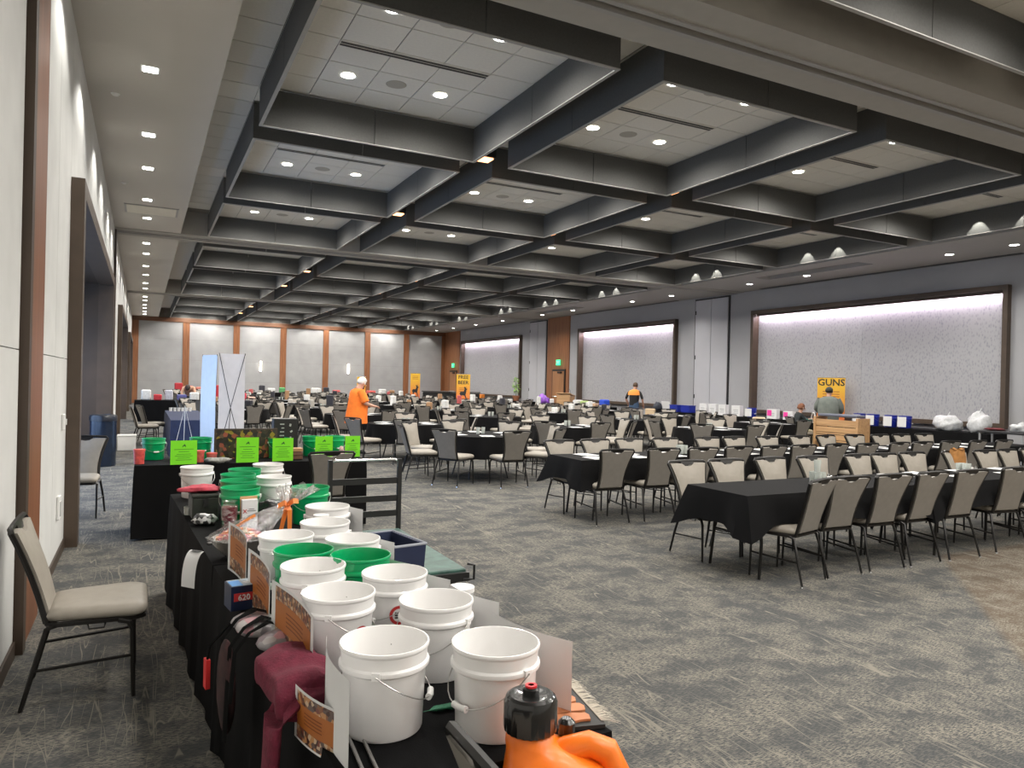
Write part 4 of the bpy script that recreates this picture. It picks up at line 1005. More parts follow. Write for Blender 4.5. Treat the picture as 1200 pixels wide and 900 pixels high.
# --- white strip hanging off the edge
def strip_pt(u, v):
    q = 1-v; return (-.05-.02*q+.05*u*0+.045*(u-.5)*.3, .05*(u-.5)*2, -.18*q**1.3+.01) if False else (-.015-.055*math.sin(q*PI/2)+.0*u, -.045+.09*u, .004-.17*q*q)
t = thing('paper_strip', 'long white paper strip curling over the table edge beside the bowl', 'paper sheet', (.27, 3.92, ZB+.002), rad(38))
MB().grid(strip_pt, 3, 10).build('sheet', M_PAPER, t, True)
b = MB(); b.box(-.035, -.01, -.03, .03, .0045, .005); b.build('print_lines', M_INK, t)
# --- far cluster on the far half
t = thing('white_card_box', 'narrow white card box with small red and black print', 'box', (.56, 4.40, ZB), rad(5))
MB().cbox((0, .0, .085), (.085, .035, .17)).build('carton', M_PAPER, t); MB().cbox((0, .022, .09), (.095, .006, .19)).build('kraft_back', mat('kraft_card', (.55, .33, .16), .8), t)
for z, w_ in ((.115, .03), (.105, .05), (.075, .045), (.06, .03)): MB().box(-w_/2+.008, w_/2+.008, -.0185, -.0177, z, z+.003).build('print_line', M_INK, t)
lettering('X', .03, M_RED, Matrix.Translation((-.028, -.019, .104)) @ Matrix.Rotation(PI/2, 4, 'X'), t)
t = thing('tumbler_cup', 'dark red travel tumbler in clear wrap', 'cup', (.455, 4.42, ZB))
MB().lathe([(.001, 0), (.028, 0), (.030, .05), (.040, .055), (.042, .13), (.001, .13)], 20).build('body', mat('dark_red_metal', (.22, .01, .025), .3, var=.1), t, 40)
MB().lathe([(.044, .0), (.046, .08), (.048, .135), (.03, .15), (.045, .165)], 20).build('wrap', MATS.get('clear_film') or glass_mat(), t, True)
t = thing('ammo_box', 'dark olive metal ammunition box with closed lid', 'box', (.35, 4.90, ZB), rad(3))
MB().rbox((0, 0, .065), (.15, .22, .13), .006).build('body', mat('dark_olive', (.02, .024, .018), .5, var=.15), t); MB().rbox((0, 0, .14), (.156, .226, .02), .005).build('lid', MATS['dark_olive'], t); MB().cbox((0, -.115, .10), (.03, .012, .05)).build('latch', M_BLACK, t)
def lump(name, lab, cat, loc, r, m, seed, rz=0, amp=.25, n=20):
    rnd = random.Random(seed); ph = [rnd.uniform(0, 6) for _ in range(6)]; b = MB(); b.ell((0, 0, 0), (1, 1, 1), n, n//2); vs = []
    for v in b.v:
        k = 1+amp*(.5*math.sin(v[0]*4+ph[0]+v[2]*2)+.35*math.sin(v[1]*6+ph[1]+v[0]*3)+.25*math.sin(v[2]*8+ph[2]+v[1]*5)+.2*math.sin(v[0]*13+ph[3]))
        vs.append((v[0]*r[0]*k, v[1]*r[1]*k, max(0, (v[2]*k+.85)*r[2])))
    b.v = vs; o = b.build(name, m, None, 'all', loc, rz); return tag(o, lab, cat)
lump('folded_cloth', 'pink red folded cloth lying on the olive box', 'cloth', (.34, 4.93, ZB+.152), (.12, .10, .02), mat('pink_red_cloth', (.5, .06, .09), .8, var=.25, vscale=30), 2)
lump('patterned_gloves', 'black and white skull patterned gloves in front of the olive box', 'gloves', (.34, 4.62, ZB), (.075, .06, .035), picture_mat('skull_print', [(.02, .02, .02), (.75, .75, .75), (.05, .05, .05), (.6, .6, .6)], 40), 4)
t = thing('candle_jar', 'small jar with copper coloured candle at the left table edge', 'jar', (.275, 4.98, ZB)); MB().lathe([(.001, 0), (.03, 0), (.032, .05), (.03, .05), (.028, .005)], 16).build('glass', M_GLASS, t, 40); MB().lathe([(.001, .004), (.027, .004), (.027, .03), (.001, .03)], 16).build('wax', mat('copper_wax', (.35, .12, .05), .4), t, 40)
lump('black_bag', 'crumpled black plastic bag right of the white card box', 'bag', (.70, 4.72, ZB), (.09, .07, .06), mat('black_bag_plastic', (.01, .01, .01), .25), 6)
for i in range(2):
    o = MB().rbox((0, 0, .004), (.17, .035, .008), .003).build('knife_sheath', mat('grey_sheath', (.10, .095, .09), .5), None, False, (.40+.0*i, 4.22-.13*i, ZB), rad(10)); tag(o, '%s flat dark grey blade shape beside the gift bowl' % ('far' if i == 0 else 'near'), 'sheath', 'grey sheaths')
t = thing('wood_plank', 'brown carved wooden plank lying at the far table end', 'plank', (1.02, 5.62, ZB), rad(2)); MB().rbox((0, 0, .02), (.46, .09, .04), .004).build('board', wood_mat('brown_board', (.22, .1, .05), (.36, .19, .09), 'x'), t)
MB().cbox((0, -.047, .022), (.04, .004, .012), .0).build('carving', M_INK, t)
# chair row label meshes for the far-left table
for i, (xa, xb) in enumerate(((-.06, 2.2),)):
    table_rect((xa+xb)/2, 8.17, xb-xa, .74, 'long side table with green signs behind the bucket table', hang=.70, seed=40, corner=0)
chair(1.68, 7.38, rad(4), 'tan chair pushed against the side table with the green signs', 'banquet chairs')
def neon(x, y, z, lab, w=.15, h=.20, rz=0, stand=True):
    t = thing('neon_sign', lab, 'sign', (x, y, z), rz, 'neon green signs')
    MB().box(-w/2, w/2, -.001, .001, 0, h).build('sheet', M_NEON, t)
    # small leaping animal silhouette and text lines
    pol = [(-.02, 0), (-.012, .012), (-.018, .02), (-.006, .022), (0, .032), (.006, .04), (.012, .03), (.02, .018), (.016, .01), (.022, 0), (.012, .004), (.006, .012), (-.004, .01), (-.012, 0)]
    MB().prism([(a*.9, b*.8+h*.72) for a, b in pol], lambda u, v: (u, -.0022, v), lambda u, v: (u, -.0012, v)).build('animal_mark', mat('dark_green_ink', (.03, .16, .02), .7), t)
    b = MB()
    for k, q in enumerate((.62, .52, .42, .34, .26, .18)): L = (.11, .06, .08, .1, .07, .09)[k]*w/.15; b.box(-L/2, L/2, -.0022, -.0012, h*q, h*q+.004)
    b.build('print_lines', MATS['dark_green_ink'], t)
    if stand: MB().box(-.03, .03, .001, .04, 0, .004).box(-.01, .01, .001, .012, 0, h*.9).build('stand', M_WHITEP, t)
    return t
ZF = ZTAB+.0075
neon(.37, 7.80, ZF-.02+.02, 'neon green sign at the left end of the side table', .24, .235, .1)
neon(.965, 7.82, ZF, 'neon green sign in front of the dark picture', .215, .255)
neon(1.32, 7.86, ZF, 'neon green sign right of the dark picture', .21, .24)
neon(1.80, 8.1, ZF+.0, 'neon green sign low behind the lone tan chair', .19, .235, -.05)
neon(2.12, 8.1, ZF, 'rightmost neon green sign on the side table', .17, .235)
for i, (x, y, l) in enumerate(((.11, 8.35, 'green bucket at the left end of the side table'), (.56, 8.38, 'green bucket behind the red tubs on the side table'), (1.33, 8.2, 'green bucket behind the neon sign right of the dark picture'), (1.72, 8.35, 'green bucket left of the low neon sign on the side table'), (1.98, 8.36, 'green bucket behind the rightmost neon sign'))):
    bucket(x, y, 'g', l, 0, ZF, hz=.2, sc=1.0)
t = thing('framed_picture', 'wide dark framed picture with colourful fish shapes on the side table', 'picture', (1.0, 8.24, ZF), 0)
MB().box(-.30, .30, -.012, .012, 0, .30).build('panel', picture_mat('dark_picture', [(.02, .015, .01), (.05, .03, .02), (.12, .08, .05), (.02, .02, .02), (.3, .08, .05), (.03, .02, .02), (.05, .04, .03), (.3, .22, .03)], 26), t)
MB().box(-.32, .32, -.018, .018, .30, .318).box(-.32, -.30, -.018, .018, 0, .30).box(.30, .32, -.018, .018, 0, .30).build('frame', mat('dark_frame', (.06, .04, .03), .5), t)
t = thing('printed_roll_bag', 'tall black box with rows of white symbols standing on the side table', 'box', (1.42, 8.36, ZF)); MB().rbox((0, 0, .21), (.26, .16, .42), .006).build('body', M_BLACK, t)
b = MB(); rnd = random.Random(8)
for k in range(8): b.box(-.06+rnd.uniform(-.01, .01), -.02, -.0815, -.0802, .06+k*.042, .072+k*.042)
for k in range(5): q = rnd.uniform(.015, .03); b.lathe([(q, 0), (q*.6, 0)], 10) if False else b.cbox((.06+rnd.uniform(-.02, .02), -.081, .07+k*.07), (q, .0015, q*1.4), 0, 0, rnd.uniform(0, 1))
b.build('symbols', mat('grey_white_print', (.4, .42, .4), .7), t)
for i in range(3):
    o = MB().rbox((0, 0, .02), (.17, .12, .035), .003).build('wooden_box', wood_mat('box_wood%d' % i, (.35, .17, .08), (.5, .27, .13), 'x') if i == 2 else mat('dark_box', (.12, .05, .03), .5, var=.3), None, False, (1.46, 8.02, ZF+.041*i), 0); tag(o, 'small wooden box %s of the little stack on the side table' % ('at the bottom', 'in the middle', 'on top')[i], 'box', 'stacked wooden boxes')
for i, (x, y, h, c, l) in enumerate(((-.02, 7.95, .16, (.6, .08, .07), 'red rounded package at the far left of the side table'), (.52, 7.98, .13, (.55, .1, .08), 'red lidded tub on the side table, left one'), (.64, 8.0, .10, (.45, .12, .1), 'red lidded tub on the side table, right one'))):
    t = thing('plastic_tub', l, 'tub', (x, y, ZF)); MB().lathe([(.001, 0), (.045, 0), (.05, h*.75), (.001, h*.75)], 16).build('body', mat('tub_red%d' % i, c, .4, var=.3, vscale=30), t, 40); MB().lathe([(.001, h*.75), (.053, h*.75), (.053, h*.9), (.001, h*.9)], 16).build('lid', mat('tub_lid', (.65, .1, .08), .4), t, 40)
t = thing('orange_crate', 'small orange plastic crate behind the left neon sign', 'crate', (.36, 8.3, ZF)); MB().box(-.08, .08, -.06, .06, 0, .16).build('body', mat('crate_orange', (.8, .18, .04), .5), t); MB().box(-.05, .05, -.0615, -.0602, .08, .13).build('opening', M_BLACK, t)
lump('rope_bundle', 'grey crumpled net bundle lying before the dark picture', 'net', (.68, 7.86, ZF), (.13, .07, .03), mat('grey_net', (.25, .25, .23), .8, var=.4, vscale=40), 11)
lump('pink_bottle', 'small white and pink figure bottle at the right end of the side table', 'bottle', (1.95, 7.92, ZF), (.025, .025, .08), mat('pink_white', (.6, .35, .33), .5, var=.5, vscale=30), 12, amp=.15)
# lone chair near the recess, bin, tote, blue table and banners
chair(-.60, 9.5, PI-.15, 'tan chair half hidden behind the brown frame of the nearest recess', 'banquet chairs')
t = thing('trash_bin', 'tall dark blue cylindrical trash bin in the left recess', 'trash bin', (-.60, 14.35, 0))
MB().lathe([(.001, 0), (.20, 0), (.205, .02), (.205, .78), (.001, .78)], 32).build('drum', mat('bin_blue', (.01, .018, .035), .25, var=.1, coat=.3), t, 40)
MB().lathe([(.215, .78), (.215, .85), (.2, .88), (.13, .89), (.12, .86), (.001, .82)], 32).build('lid', mat('bin_lid', (.012, .014, .02), .3), t, 40)
t = thing('storage_tote', 'low white box standing on the floor by the left wall', 'box', (-.28, 17.2, 0)); MB().rbox((0, 0, .15), (.34, .3, .3), .01).build('body', M_WHITEP, t); MB().rbox((0, 0, .31), (.36, .32, .025), .006).build('lid', M_WHITEP, t)
M_BLUEC = mat('blue_tablecloth', (.012, .022, .07), .8, var=.15)
t = thing('display_table', 'long table under a dark blue cloth on the left side', 'table', (.86, 17.6, 0), PI/2)
MB().rbox((0, 0, ZTAB-.02), (4.3, .7, .035), .006).build('tabletop', M_WHITEP, t)
for s in (-1, 1): MB().cbox((s*1.9, 0, ZTAB/2-.02), (.05, .5, ZTAB-.05)).build('leg', M_FRAME, t)
tag(cloth_rect(4.32, .74, .70, seed=50, corner=0).build('tablecloth', M_BLUEC, None, 30, (.86, 17.6, 0), PI/2), 'dark blue tablecloth on the long left side table', 'tablecloth')
for i in range(6):
    o = MB().lathe([(.001, 0), (.03, 0), (.038, .09), (.036, .09)], 12).build('paper_cup', M_PAPER, None, 40, (.60+.085*i, 19.2, ZF)); tag(o, 'white cup on the dark blue table, %s from the left' % ORD[i], 'cup', 'white cups on the blue table')
def xbanner(x, y, rz, w, h, lab, mt, front=None):
    t = thing('x_stand_banner', lab, 'banner', (x, y, 0), rz)
    MB().grid(lambda u, v: (-w/2+w*u, -.02*math.sin(PI*v), .06+(h-.06)*v), 4, 10).grid(lambda u, v: (w/2-w*u, .002-.02*math.sin(PI*v), .06+(h-.06)*v), 4, 10).build('banner_sheet', mt, t, True)
    if front: front(t, w, h)
    for a, b in ((-1, 1), (1, -1)):
        MB().tube([(a*w/2, 0, h+.01), (0, .12, h*.52), (b*w*.55, .0, .05)], .006, 6).build('stand_pole', M_FRAME, t, True)
    MB().tube([(0, .12, h*.52), (0, .55, .02)], .006, 6).build('stand_pole', M_FRAME, t)
M_BANW = mat('banner_back', (.62, .58, .56), .7, var=.04, bump=.1, bscale=30)
M_BANB = mat('banner_pale_blue', (.68, .80, .95), .6, var=.03)
xbanner(1.09, 14.5, rad(-70), .62, 1.98, 'tall pale blue banner on a stand, lit by daylight', M_BANB)
xbanner(1.42, 13.9, rad(168), .44, 2.0, 'tall white banner seen from its plain back', M_BANW)
t = thing('easel_legs', 'thin white wire easel standing before the dark blue table', 'easel', (.68, 14.2, 0)); MB().tube([(-.22, 0, 0), (0, .05, 1.05), (.22, 0, 0)], .006, 5).tube([(0, .05, 1.05), (0, .4, 0)], .006, 5).build('wire', M_WHITEP, t)
for i, (x, y, f) in enumerate(((.05, 18.3, -PI/2+.1), (.22, 19.1, -PI/2+.3))):
    chair(x-.15, y, f, 'tan chair left of the dark blue table, %s one' % ('nearer' if i == 0 else 'farther'), 'banquet chairs')

t = thing('light_switch', 'white switch box on the left wall before the brown recess frame', 'switch', (XL+.012, 7.35, 1.17))
MB().rbox((0, 0, 0), (.024, .09, .14), .006).build('plate', M_WHITEP, t); MB().cbox((.018, 0, 0), (.014, .03, .05)).build('toggle', M_WHITEP, t)
t = thing('wall_outlet', 'white outlet box low on the left wall near the brown recess frame', 'outlet', (XL+.012, 7.1, .47))
MB().rbox((0, 0, 0), (.024, .12, .20), .006).build('plate', M_WHITEP, t); MB().cbox((.014, 0, -.01), (.008, .07, .12)).build('cover', mat('outlet_grey', (.45, .45, .44), .5), t)
# ================================================================ RIGHT SIDE TABLES AND GOODS, BANNERS, FAR TABLES
XS = 16.36
seg = [(9.35, 11.7), (11.72, 14.1), (14.12, 16.5), (16.52, 18.9), (18.92, 21.3)]
for i, (a, b) in enumerate(seg):
    table_rect(XS+.37, (a+b)/2, b-a, .73, 'long side table by the framed wall niches, %s from the right' % ORD[i], rz=PI/2, hang=.70, seed=60+i, corner=0)
for i, y in enumerate((11.4, 11.78, 12.27, 12.66)):
    t = bucket(XS+.2, y, 'b', 'blue bucket with white paper on the side table, %s from the right' % ORD[i], 0, ZF, hz=.5, sc=1.35)
    MB().box(-.11, .03, -.1195, -.1175, .02, .20).build('paper_note', M_PAPER, t, False, None, rad(-62))
t = bucket(XS+.2, 16.4, 'b', 'blue bucket with a white paper, left of the pink signs', 0, ZF, sc=1.3); MB().box(-.12, .03, -.1195, -.1175, .02, .20).build('paper_note', M_PAPER, t, False, None, rad(-62))
def plastic_bag(x, y, lab, r, seed):
    o = lump('plastic_bag', lab, 'plastic bag', (x, y, ZF), r, mat('thin_white_plastic', (.55, .56, .57), .35, var=.15, vscale=20), seed, amp=.22, n=26)
    MB().tube([(r[0]*.3, 0, r[2]*1.4), (0, -.05, r[2]*2.3), (-r[0]*.5, 0, r[2]*1.2)], .012, 6).build('bag_handle', MATS['thin_white_plastic'], o, True)
plastic_bag(XS+.3, 10.42, 'crumpled white plastic bag on the side table, left of two', (.2, .32, .19), 21)
plastic_bag(XS+.32, 9.72, 'upright white plastic bag at the right end of the side table', (.18, .24, .24), 22)
# boxes with notes
def whitebox(x, y, lab, w_=.26, h=.34, c=None, note=None, g=None):
    t = thing('paper_stand', lab, 'box', (x, y, ZF), PI/2, g); m = c or M_PAPER
    MB().box(-w_/2, w_/2, -.07, .07, 0, h).build('carton', m, t)
    b = MB().box(-w_*.3, w_*.3, .0705, .0715, h*.55, h*.6).box(-w_*.3, w_*.2, .0705, .0715, h*.4, h*.44).box(-w_*.3, w_*.25, .0705, .0715, h*.25, h*.29)
    b.build('print_lines', mat('faint_print', (.35, .35, .36), .8), t)
    if note: MB().box(-.0, w_*.45, .0705, .0735, h*.3, h*.9).build('note', note, t)
    return t
for i, y in enumerate((18.5, 18.05, 17.6)): whitebox(XS+.2, y, 'white folded paper stand on the side table, %s of three' % ('leftmost', 'middle one', 'rightmost')[i], .32, .34, g='white paper stands')
whitebox(XS+.2, 17.0, 'single white box between the three stands and the blue bucket', .36, .33)
M_PINK = mat('hot_pink_paper', (.85, .05, .35), .7)
whitebox(XS+.2, 15.55, 'white box with a hot pink sheet, left of two', .36, .28, None, M_PINK); whitebox(XS+.2, 14.95, 'white box with a hot pink sheet, right of two', .34, .24, None, M_PINK)
for i, y in enumerate((16.85, 17.1, 16.7)):
    o = MB().lathe([(.001, 0), (.03, 0), (.03, .1), (.012, .13), (.012, .16), (.001, .16)], 12).build('small_bottle', M_PAPER if i < 2 else M_BLACK, None, 40, (XS+.5, y, ZF)); tag(o, '%s standing behind the single white box' % ('white small bottle', 'second white small bottle', 'black small bottle')[i], 'bottle')
for i, y in enumerate((19.35, 19.95)):
    t = thing('blue_bin', 'bright blue plastic bin on the side table, %s one' % ('right' if i == 0 else 'left'), 'bin', (XS+.25, y, ZF), PI/2); MB().rbox((0, 0, .12), (.42, .3, .24), .01).build('body', M_BLUE, t); MB().rbox((0, 0, .235), (.45, .33, .02), .006).build('rim', M_BLUE, t)
t = thing('white_board', 'white board leaning behind the bright blue bins', 'board', (XS+.3, 20.6, ZF), PI/2); MB().cbox((0, 0, .17), (.45, .02, .34), 0, rad(-8)).build('board', M_PAPER, t)
lump('dark_cooler', 'dark grey bag standing left of the white board', 'bag', (XS+.25, 21.0, ZF), (.14, .18, .16), mat('dark_grey_nylon', (.03, .035, .05), .7), 31)
# banners with lettering
M_YEL = bpy.data.materials.new('yellow_orange_banner'); M_YEL.use_nodes = True
def _grad(m):
    N = m.node_tree.nodes; L = m.node_tree.links; tc = N.new('ShaderNodeTexCoord'); s = N.new('ShaderNodeSeparateXYZ'); r = N.new('ShaderNodeValToRGB')
    L.new(tc.outputs['Generated'], s.inputs[0]); L.new(s.outputs[2], r.inputs[0]); r.color_ramp.elements[0].color = (.75, .10, .05, 1); r.color_ramp.elements[0].position = .25; r.color_ramp.elements[1].color = (.85, .50, .04, 1); r.color_ramp.elements[1].position = .85
    L.new(r.outputs[0], N['Principled BSDF'].inputs['Base Color']); N['Principled BSDF'].inputs['Roughness'].default_value = .6
_grad(M_YEL)
DEER = [(-.12, 0), (-.10, .14), (-.14, .26), (-.10, .34), (.02, .34), (.06, .46), (.03, .52), (.05, .58), (.08, .53), (.12, .58), (.11, .5), (.17, .45), (.13, .42), (.12, .30), (.10, .2), (.14, .0), (.11, 0), (.06, .16), (-.04, .18), (-.07, .08), (-.09, 0)]
def rollup(x, y, rz, w, h, lab, words, deer=True):
    t = thing('rollup_banner', lab, 'banner', (x, y, 0), rz)
    MB().box(-w/2, w/2, -.004, .004, .08, h).build('banner_sheet', M_YEL, t)
    MB().rbox((0, .02, .04), (w+.04, .16, .08), .01).build('base', M_CHROME, t); MB().box(-w/2-.01, w/2+.01, -.01, .012, h, h+.025).build('top_rail', M_CHROME, t); MB().tube([(0, .04, .06), (0, .03, h)], .008, 6).build('pole', M_CHROME, t)
    z = h-.14
    for wd in words:
        lettering(wd, min(.34, w*1.45/len(wd)), M_INK, Matrix.Translation((0, -.006, z)) @ Matrix.Rotation(PI/2, 4, 'X'), t); z -= .24
    b = MB()
    for k in range(3): b.box(-w*.3, w*.3, -.0065, -.004, z-.02-.07*k, z-.0-.07*k)
    b.build('print_lines', mat('red_brown_ink', (.35, .08, .03), .7), t)
    if deer: MB().prism([(a*1.15, c*1.0+.80) for a, c in DEER], lambda u, v: (u, -.007, v), lambda u, v: (u, -.0045, v)).build('deer_silhouette', M_INK, t)
    return t
rollup(17.35, 14.2, rad(-52), .72, 1.95, 'orange roll-up banner reading GUNS behind the man in grey', ['GUNS'], False)
rollup(12.98, 30.42, rad(-27), .62, 1.93, 'orange roll-up banner reading FREE BEER in the distance', ['FREE', 'BEER'])
rollup(12.75, 36.3, rad(-20), .50, 1.97, 'orange roll-up banner with a black deer left of the FREE BEER banner', ['RAFFLE'][:0])
rollup(9.6, 35.3, rad(-20), .42, 1.72, 'small tan orange banner behind the person in orange', [])
# wooden pistol rack with grey case
t = thing('wooden_rack', 'light wooden rack box in front of the man in grey', 'rack', (15.6, 12.45, 0), PI/2); t.scale = (1, 1, 1.08)
M_PINE = wood_mat('pine_wood', (.42, .24, .11), (.58, .36, .18), 'x')
for s in (-1, 1): MB().box(s*.62-.03, s*.62+.03, -.22, .22, 0, .86).build('side_board', M_PINE, t)
for z in (.30, .48, .66): MB().box(-.59, .59, -.2, .2, z-.015, z+.015).build('shelf', M_PINE, t)
for z in (.39, .57, .74): MB().box(-.59, .59, .18, .2, z-.06, z+.06).build('front_board', M_PINE, t)
o = MB().rbox((0, 0, .035), (1.15, .34, .07), .02).build('gun_case', mat('grey_case', (.12, .13, .17), .5), None, False, (15.6, 12.45, .935), PI/2); tag(o, 'flat dark grey case lying on top of the wooden rack', 'case')
# right end cart
t = thing('rolling_cart', 'black two-shelf rolling cart with grey posts at the right edge', 'cart', (15.75, 8.62, 0))
for z in (.18, .50, .82): MB().rbox((0, 0, z), (.5, .9, .05), .01).build('shelf', mat('cart_black', (.015, .015, .016), .5), t)
for a in (-1, 1):
    for b in (-1, 1): MB().tube([(a*.22, b*.41, .1), (a*.22, b*.41, .84)], .02, 10).build('post', mat('grey_post', (.45, .46, .47), .35, metal=.6), t, True)
for a in (-1, 1):
    for b in (-1, 1): MB().tube([(a*.22-.015, b*.41, .05), (a*.22+.015, b*.41, .05)], .05, 12).build('caster', M_BLACK, t, 40)
lump('red_black_bag', 'red and black folded bag on the rolling cart', 'bag', (15.75, 8.85, .847), (.16, .18, .03), mat('red_black', (.12, .01, .015), .7, var=.6, vscale=12), 41)
lump('plastic_wrap', 'crumpled clear plastic wrap on the rolling cart at the right edge', 'plastic wrap', (15.75, 8.38, .847), (.1, .13, .09), MATS['thin_white_plastic'], 42, amp=.7)
# tan jacket over a chair back of the front table's far row
t = thing('tan_jacket', 'tan jacket hung over a chair back of the front long table', 'jacket', (9.18, 5.60, .50), 0)
def jk(u, v):
    a = 2*PI*u; r = .16+.03*math.sin(a*3+v*5); z = .40*(1-v); return (r*math.cos(a)*(1+.1*math.sin(v*9))*(1-.35*(1-v)**3), .055*math.sin(a)*(1+.3*v), z+.012*math.sin(a*5))
m = MB().grid(jk, 28, 12); m.f.append(tuple(range(28))); m.m.append(0); m.build('body', mat('tan_corduroy', (.35, .16, .045), .9, var=.25, vscale=14), t, 'all')
# podium, balloon plant, goods on far tables
t = thing('lectern', 'light wooden lectern by the exit door between the niches', 'lectern', (16.6, 27.6, 0), rad(-60))
m = MB().box(-.33, .33, -.02, .02, 0, 1.12); m.build('front_panel', MATS.get('pine_wood') or M_PINE, t); MB().box(-.33, -.29, .02, .45, 0, 1.05).build('side_panel', M_PINE, t); MB().box(.29, .33, .02, .45, 0, 1.05).build('side_panel', M_PINE, t)
MB().cbox((0, .22, 1.13), (.72, .55, .03), 0, rad(-14)).build('slanted_top', M_PINE, t); MB().tube([(.2, .3, 1.1), (.2, .26, 1.32), (.14, .16, 1.38)], .008, 6).build('microphone', M_BLACK, t)
def goods(cx, cy, L, rz, lab, items, z=ZF, cloth=True, seed=0):
    table_rect(cx, cy, L, .73, lab, rz=rz, hang=.70, seed=seed, corner=0)
for i, (x, y, L, rz, lab) in enumerate(((16.4, 24.9, 2.3, PI/2, 'side table with white packages below the middle niche'), (16.4, 31.6, 2.3, PI/2, 'side table beside the yellow green plant'), (16.3, 36.5, 2.3, PI/2, 'side table with bottles below the farthest niche'), (16.3, 39.0, 2.3, PI/2, 'second side table below the farthest niche'),
                                        (.9, 27.6, 2.3, 0, 'left side table with red and white goods'), (2.3, 42.8, 2.3, 0, 'far left table with red goods near the back wall'), (6.6, 43.0, 2.3, 0, 'table with boxes by the back wall, left'), (9.6, 43.0, 2.3, 0, 'table with boxes by the back wall, middle'), (12.9, 43.0, 2.3, 0, 'table with boxes by the back wall, right'))):
    table_rect(x, y, L, .73, lab, rz=rz, hang=.70, seed=80+i, corner=0)
def pack(x, y, w_, d, h, c, lab, z=None, rz=0, cat='package', name='package'):
    cm = mat('pack_%d_%d_%d' % tuple(int(v*100) for v in c), c, .55, var=.15, vscale=20)
    o = MB().rbox((0, 0, h/2), (w_, d, h), min(w_, d, h)*.12).build(name, cm, None, False, (x, y, z or ZF), rz); return tag(o, lab, cat)
WH, RD_, YL, BR, PU, OR, DK, GR = (.7, .7, .68), (.5, .03, .04), (.7, .6, .08), (.35, .2, .1), (.22, .06, .45), (.8, .25, .03), (.03, .03, .04), (.1, .35, .12)
for i, (x, y, w_, d, h, c, lab) in enumerate((
    (16.3, 25.9, .3, .4, .22, WH, 'white box at the left of the side table below the middle niche'), (16.3, 25.4, .25, .3, .2, (.5, .65, .25), 'yellow green box on the side table below the middle niche'), (16.3, 24.95, .3, .3, .16, WH, 'white low carton on the side table below the middle niche'), (16.3, 24.5, .3, .3, .12, (.6, .4, .25), 'tan package on the side table below the middle niche'),
    (16.35, 24.02, .3, .35, .3, (.02, .08, .6), 'bright blue bag at the right of the side table below the middle niche'),
    (16.3, 36.0, .3, .3, .25, DK, 'black box on the far side table'), (16.3, 36.6, .3, .3, .28, WH, 'white box on the far side table'), (16.3, 37.2, .25, .3, .22, (.1, .12, .3), 'navy box on the far side table'), (16.3, 35.6, .25, .25, .22, OR, 'orange pumpkin coloured box on the far side table'),
    (16.3, 38.4, .3, .5, .3, DK, 'black box on the farthest side table'), (16.3, 39.2, .3, .6, .26, WH, 'white box on the farthest side table'),
    (.1, 27.6, .3, .3, .35, WH, 'white wrapped basket at the left end of the left side table'), (.45, 27.5, .25, .3, .2, RD_, 'red package on the left side table'), (.8, 27.6, .25, .25, .35, (.5, .5, .55), 'grey white package on the left side table'), (1.2, 27.6, .3, .25, .2, (.1, .1, .3), 'dark blue package on the left side table'), (1.6, 27.6, .3, .3, .28, WH, 'white package on the left side table'),
    (1.7, 42.8, .4, .3, .45, RD_, 'tall red package on the far left table'), (2.2, 42.8, .4, .3, .3, (.6, .12, .1), 'red package in the middle of the far left table'), (2.8, 42.8, .5, .3, .25, (.6, .2, .15), 'light red package on the far left table'),
    (6.0, 43, .3, .3, .4, DK, 'black case on the left table by the back wall'), (6.5, 43, .4, .3, .25, WH, 'white box on the left table by the back wall'), (7.1, 43, .3, .3, .3, GR, 'green box on the left table by the back wall'),
    (9.0, 43, .5, .3, .3, WH, 'white box on the middle table by the back wall'), (9.6, 43, .3, .3, .35, DK, 'dark box on the middle table by the back wall'), (10.2, 43, .4, .3, .2, (.6, .1, .1), 'red box on the middle table by the back wall'),
    (12.3, 43, .5, .3, .2, (.7, .12, .1), 'red box on the right table by the back wall'), (13.0, 43, .4, .3, .3, WH, 'white box on the right table by the back wall'), (13.6, 43, .3, .3, .25, BR, 'brown box on the right table by the back wall'))):
    pack(x, y, w_, d, h, c, lab)
lump('purple_basket', 'purple and white wrapped basket in front of the lectern', 'gift basket', (14.3, 25.3, ZF), (.25, .25, .22), mat('purple_wrap', (.25, .08, .5), .4, var=.6, vscale=8), 51, amp=.35)
t = thing('yellow_sign', 'curved yellow banner sign on the front of a far left table', 'sign', (2.6, 27.205, .42)); MB().grid(lambda u, v: (-.45+.9*u, -.0, .02-.08*(2*u-1)**2+.26*v), 14, 2).grid(lambda u, v: (.45-.9*u, .004, .02-.08*(2*u-1)**2+.26*v), 14, 2).build('sheet', mat('sign_yellow', (.75, .65, .05), .6), t)
MB().box(-.3, .3, -.004, -.001, .13, .17).build('print_line', M_INK, t); table_rect(2.9, 27.6, 1.6, .73, 'left side table with the curved yellow sign', hang=.70, seed=95, corner=0)
for i, (x, h, c) in enumerate(((2.3, .55, RD_), (2.55, .3, (.7, .15, .12)), (2.85, .22, (.75, .3, .25)), (3.2, .28, (.6, .05, .08)), (3.5, .15, (.8, .5, .4)))):
    pack(x, 27.6, .22, .3, h, c, 'reddish package on the yellow signed table, %s from the left' % ORD[i])
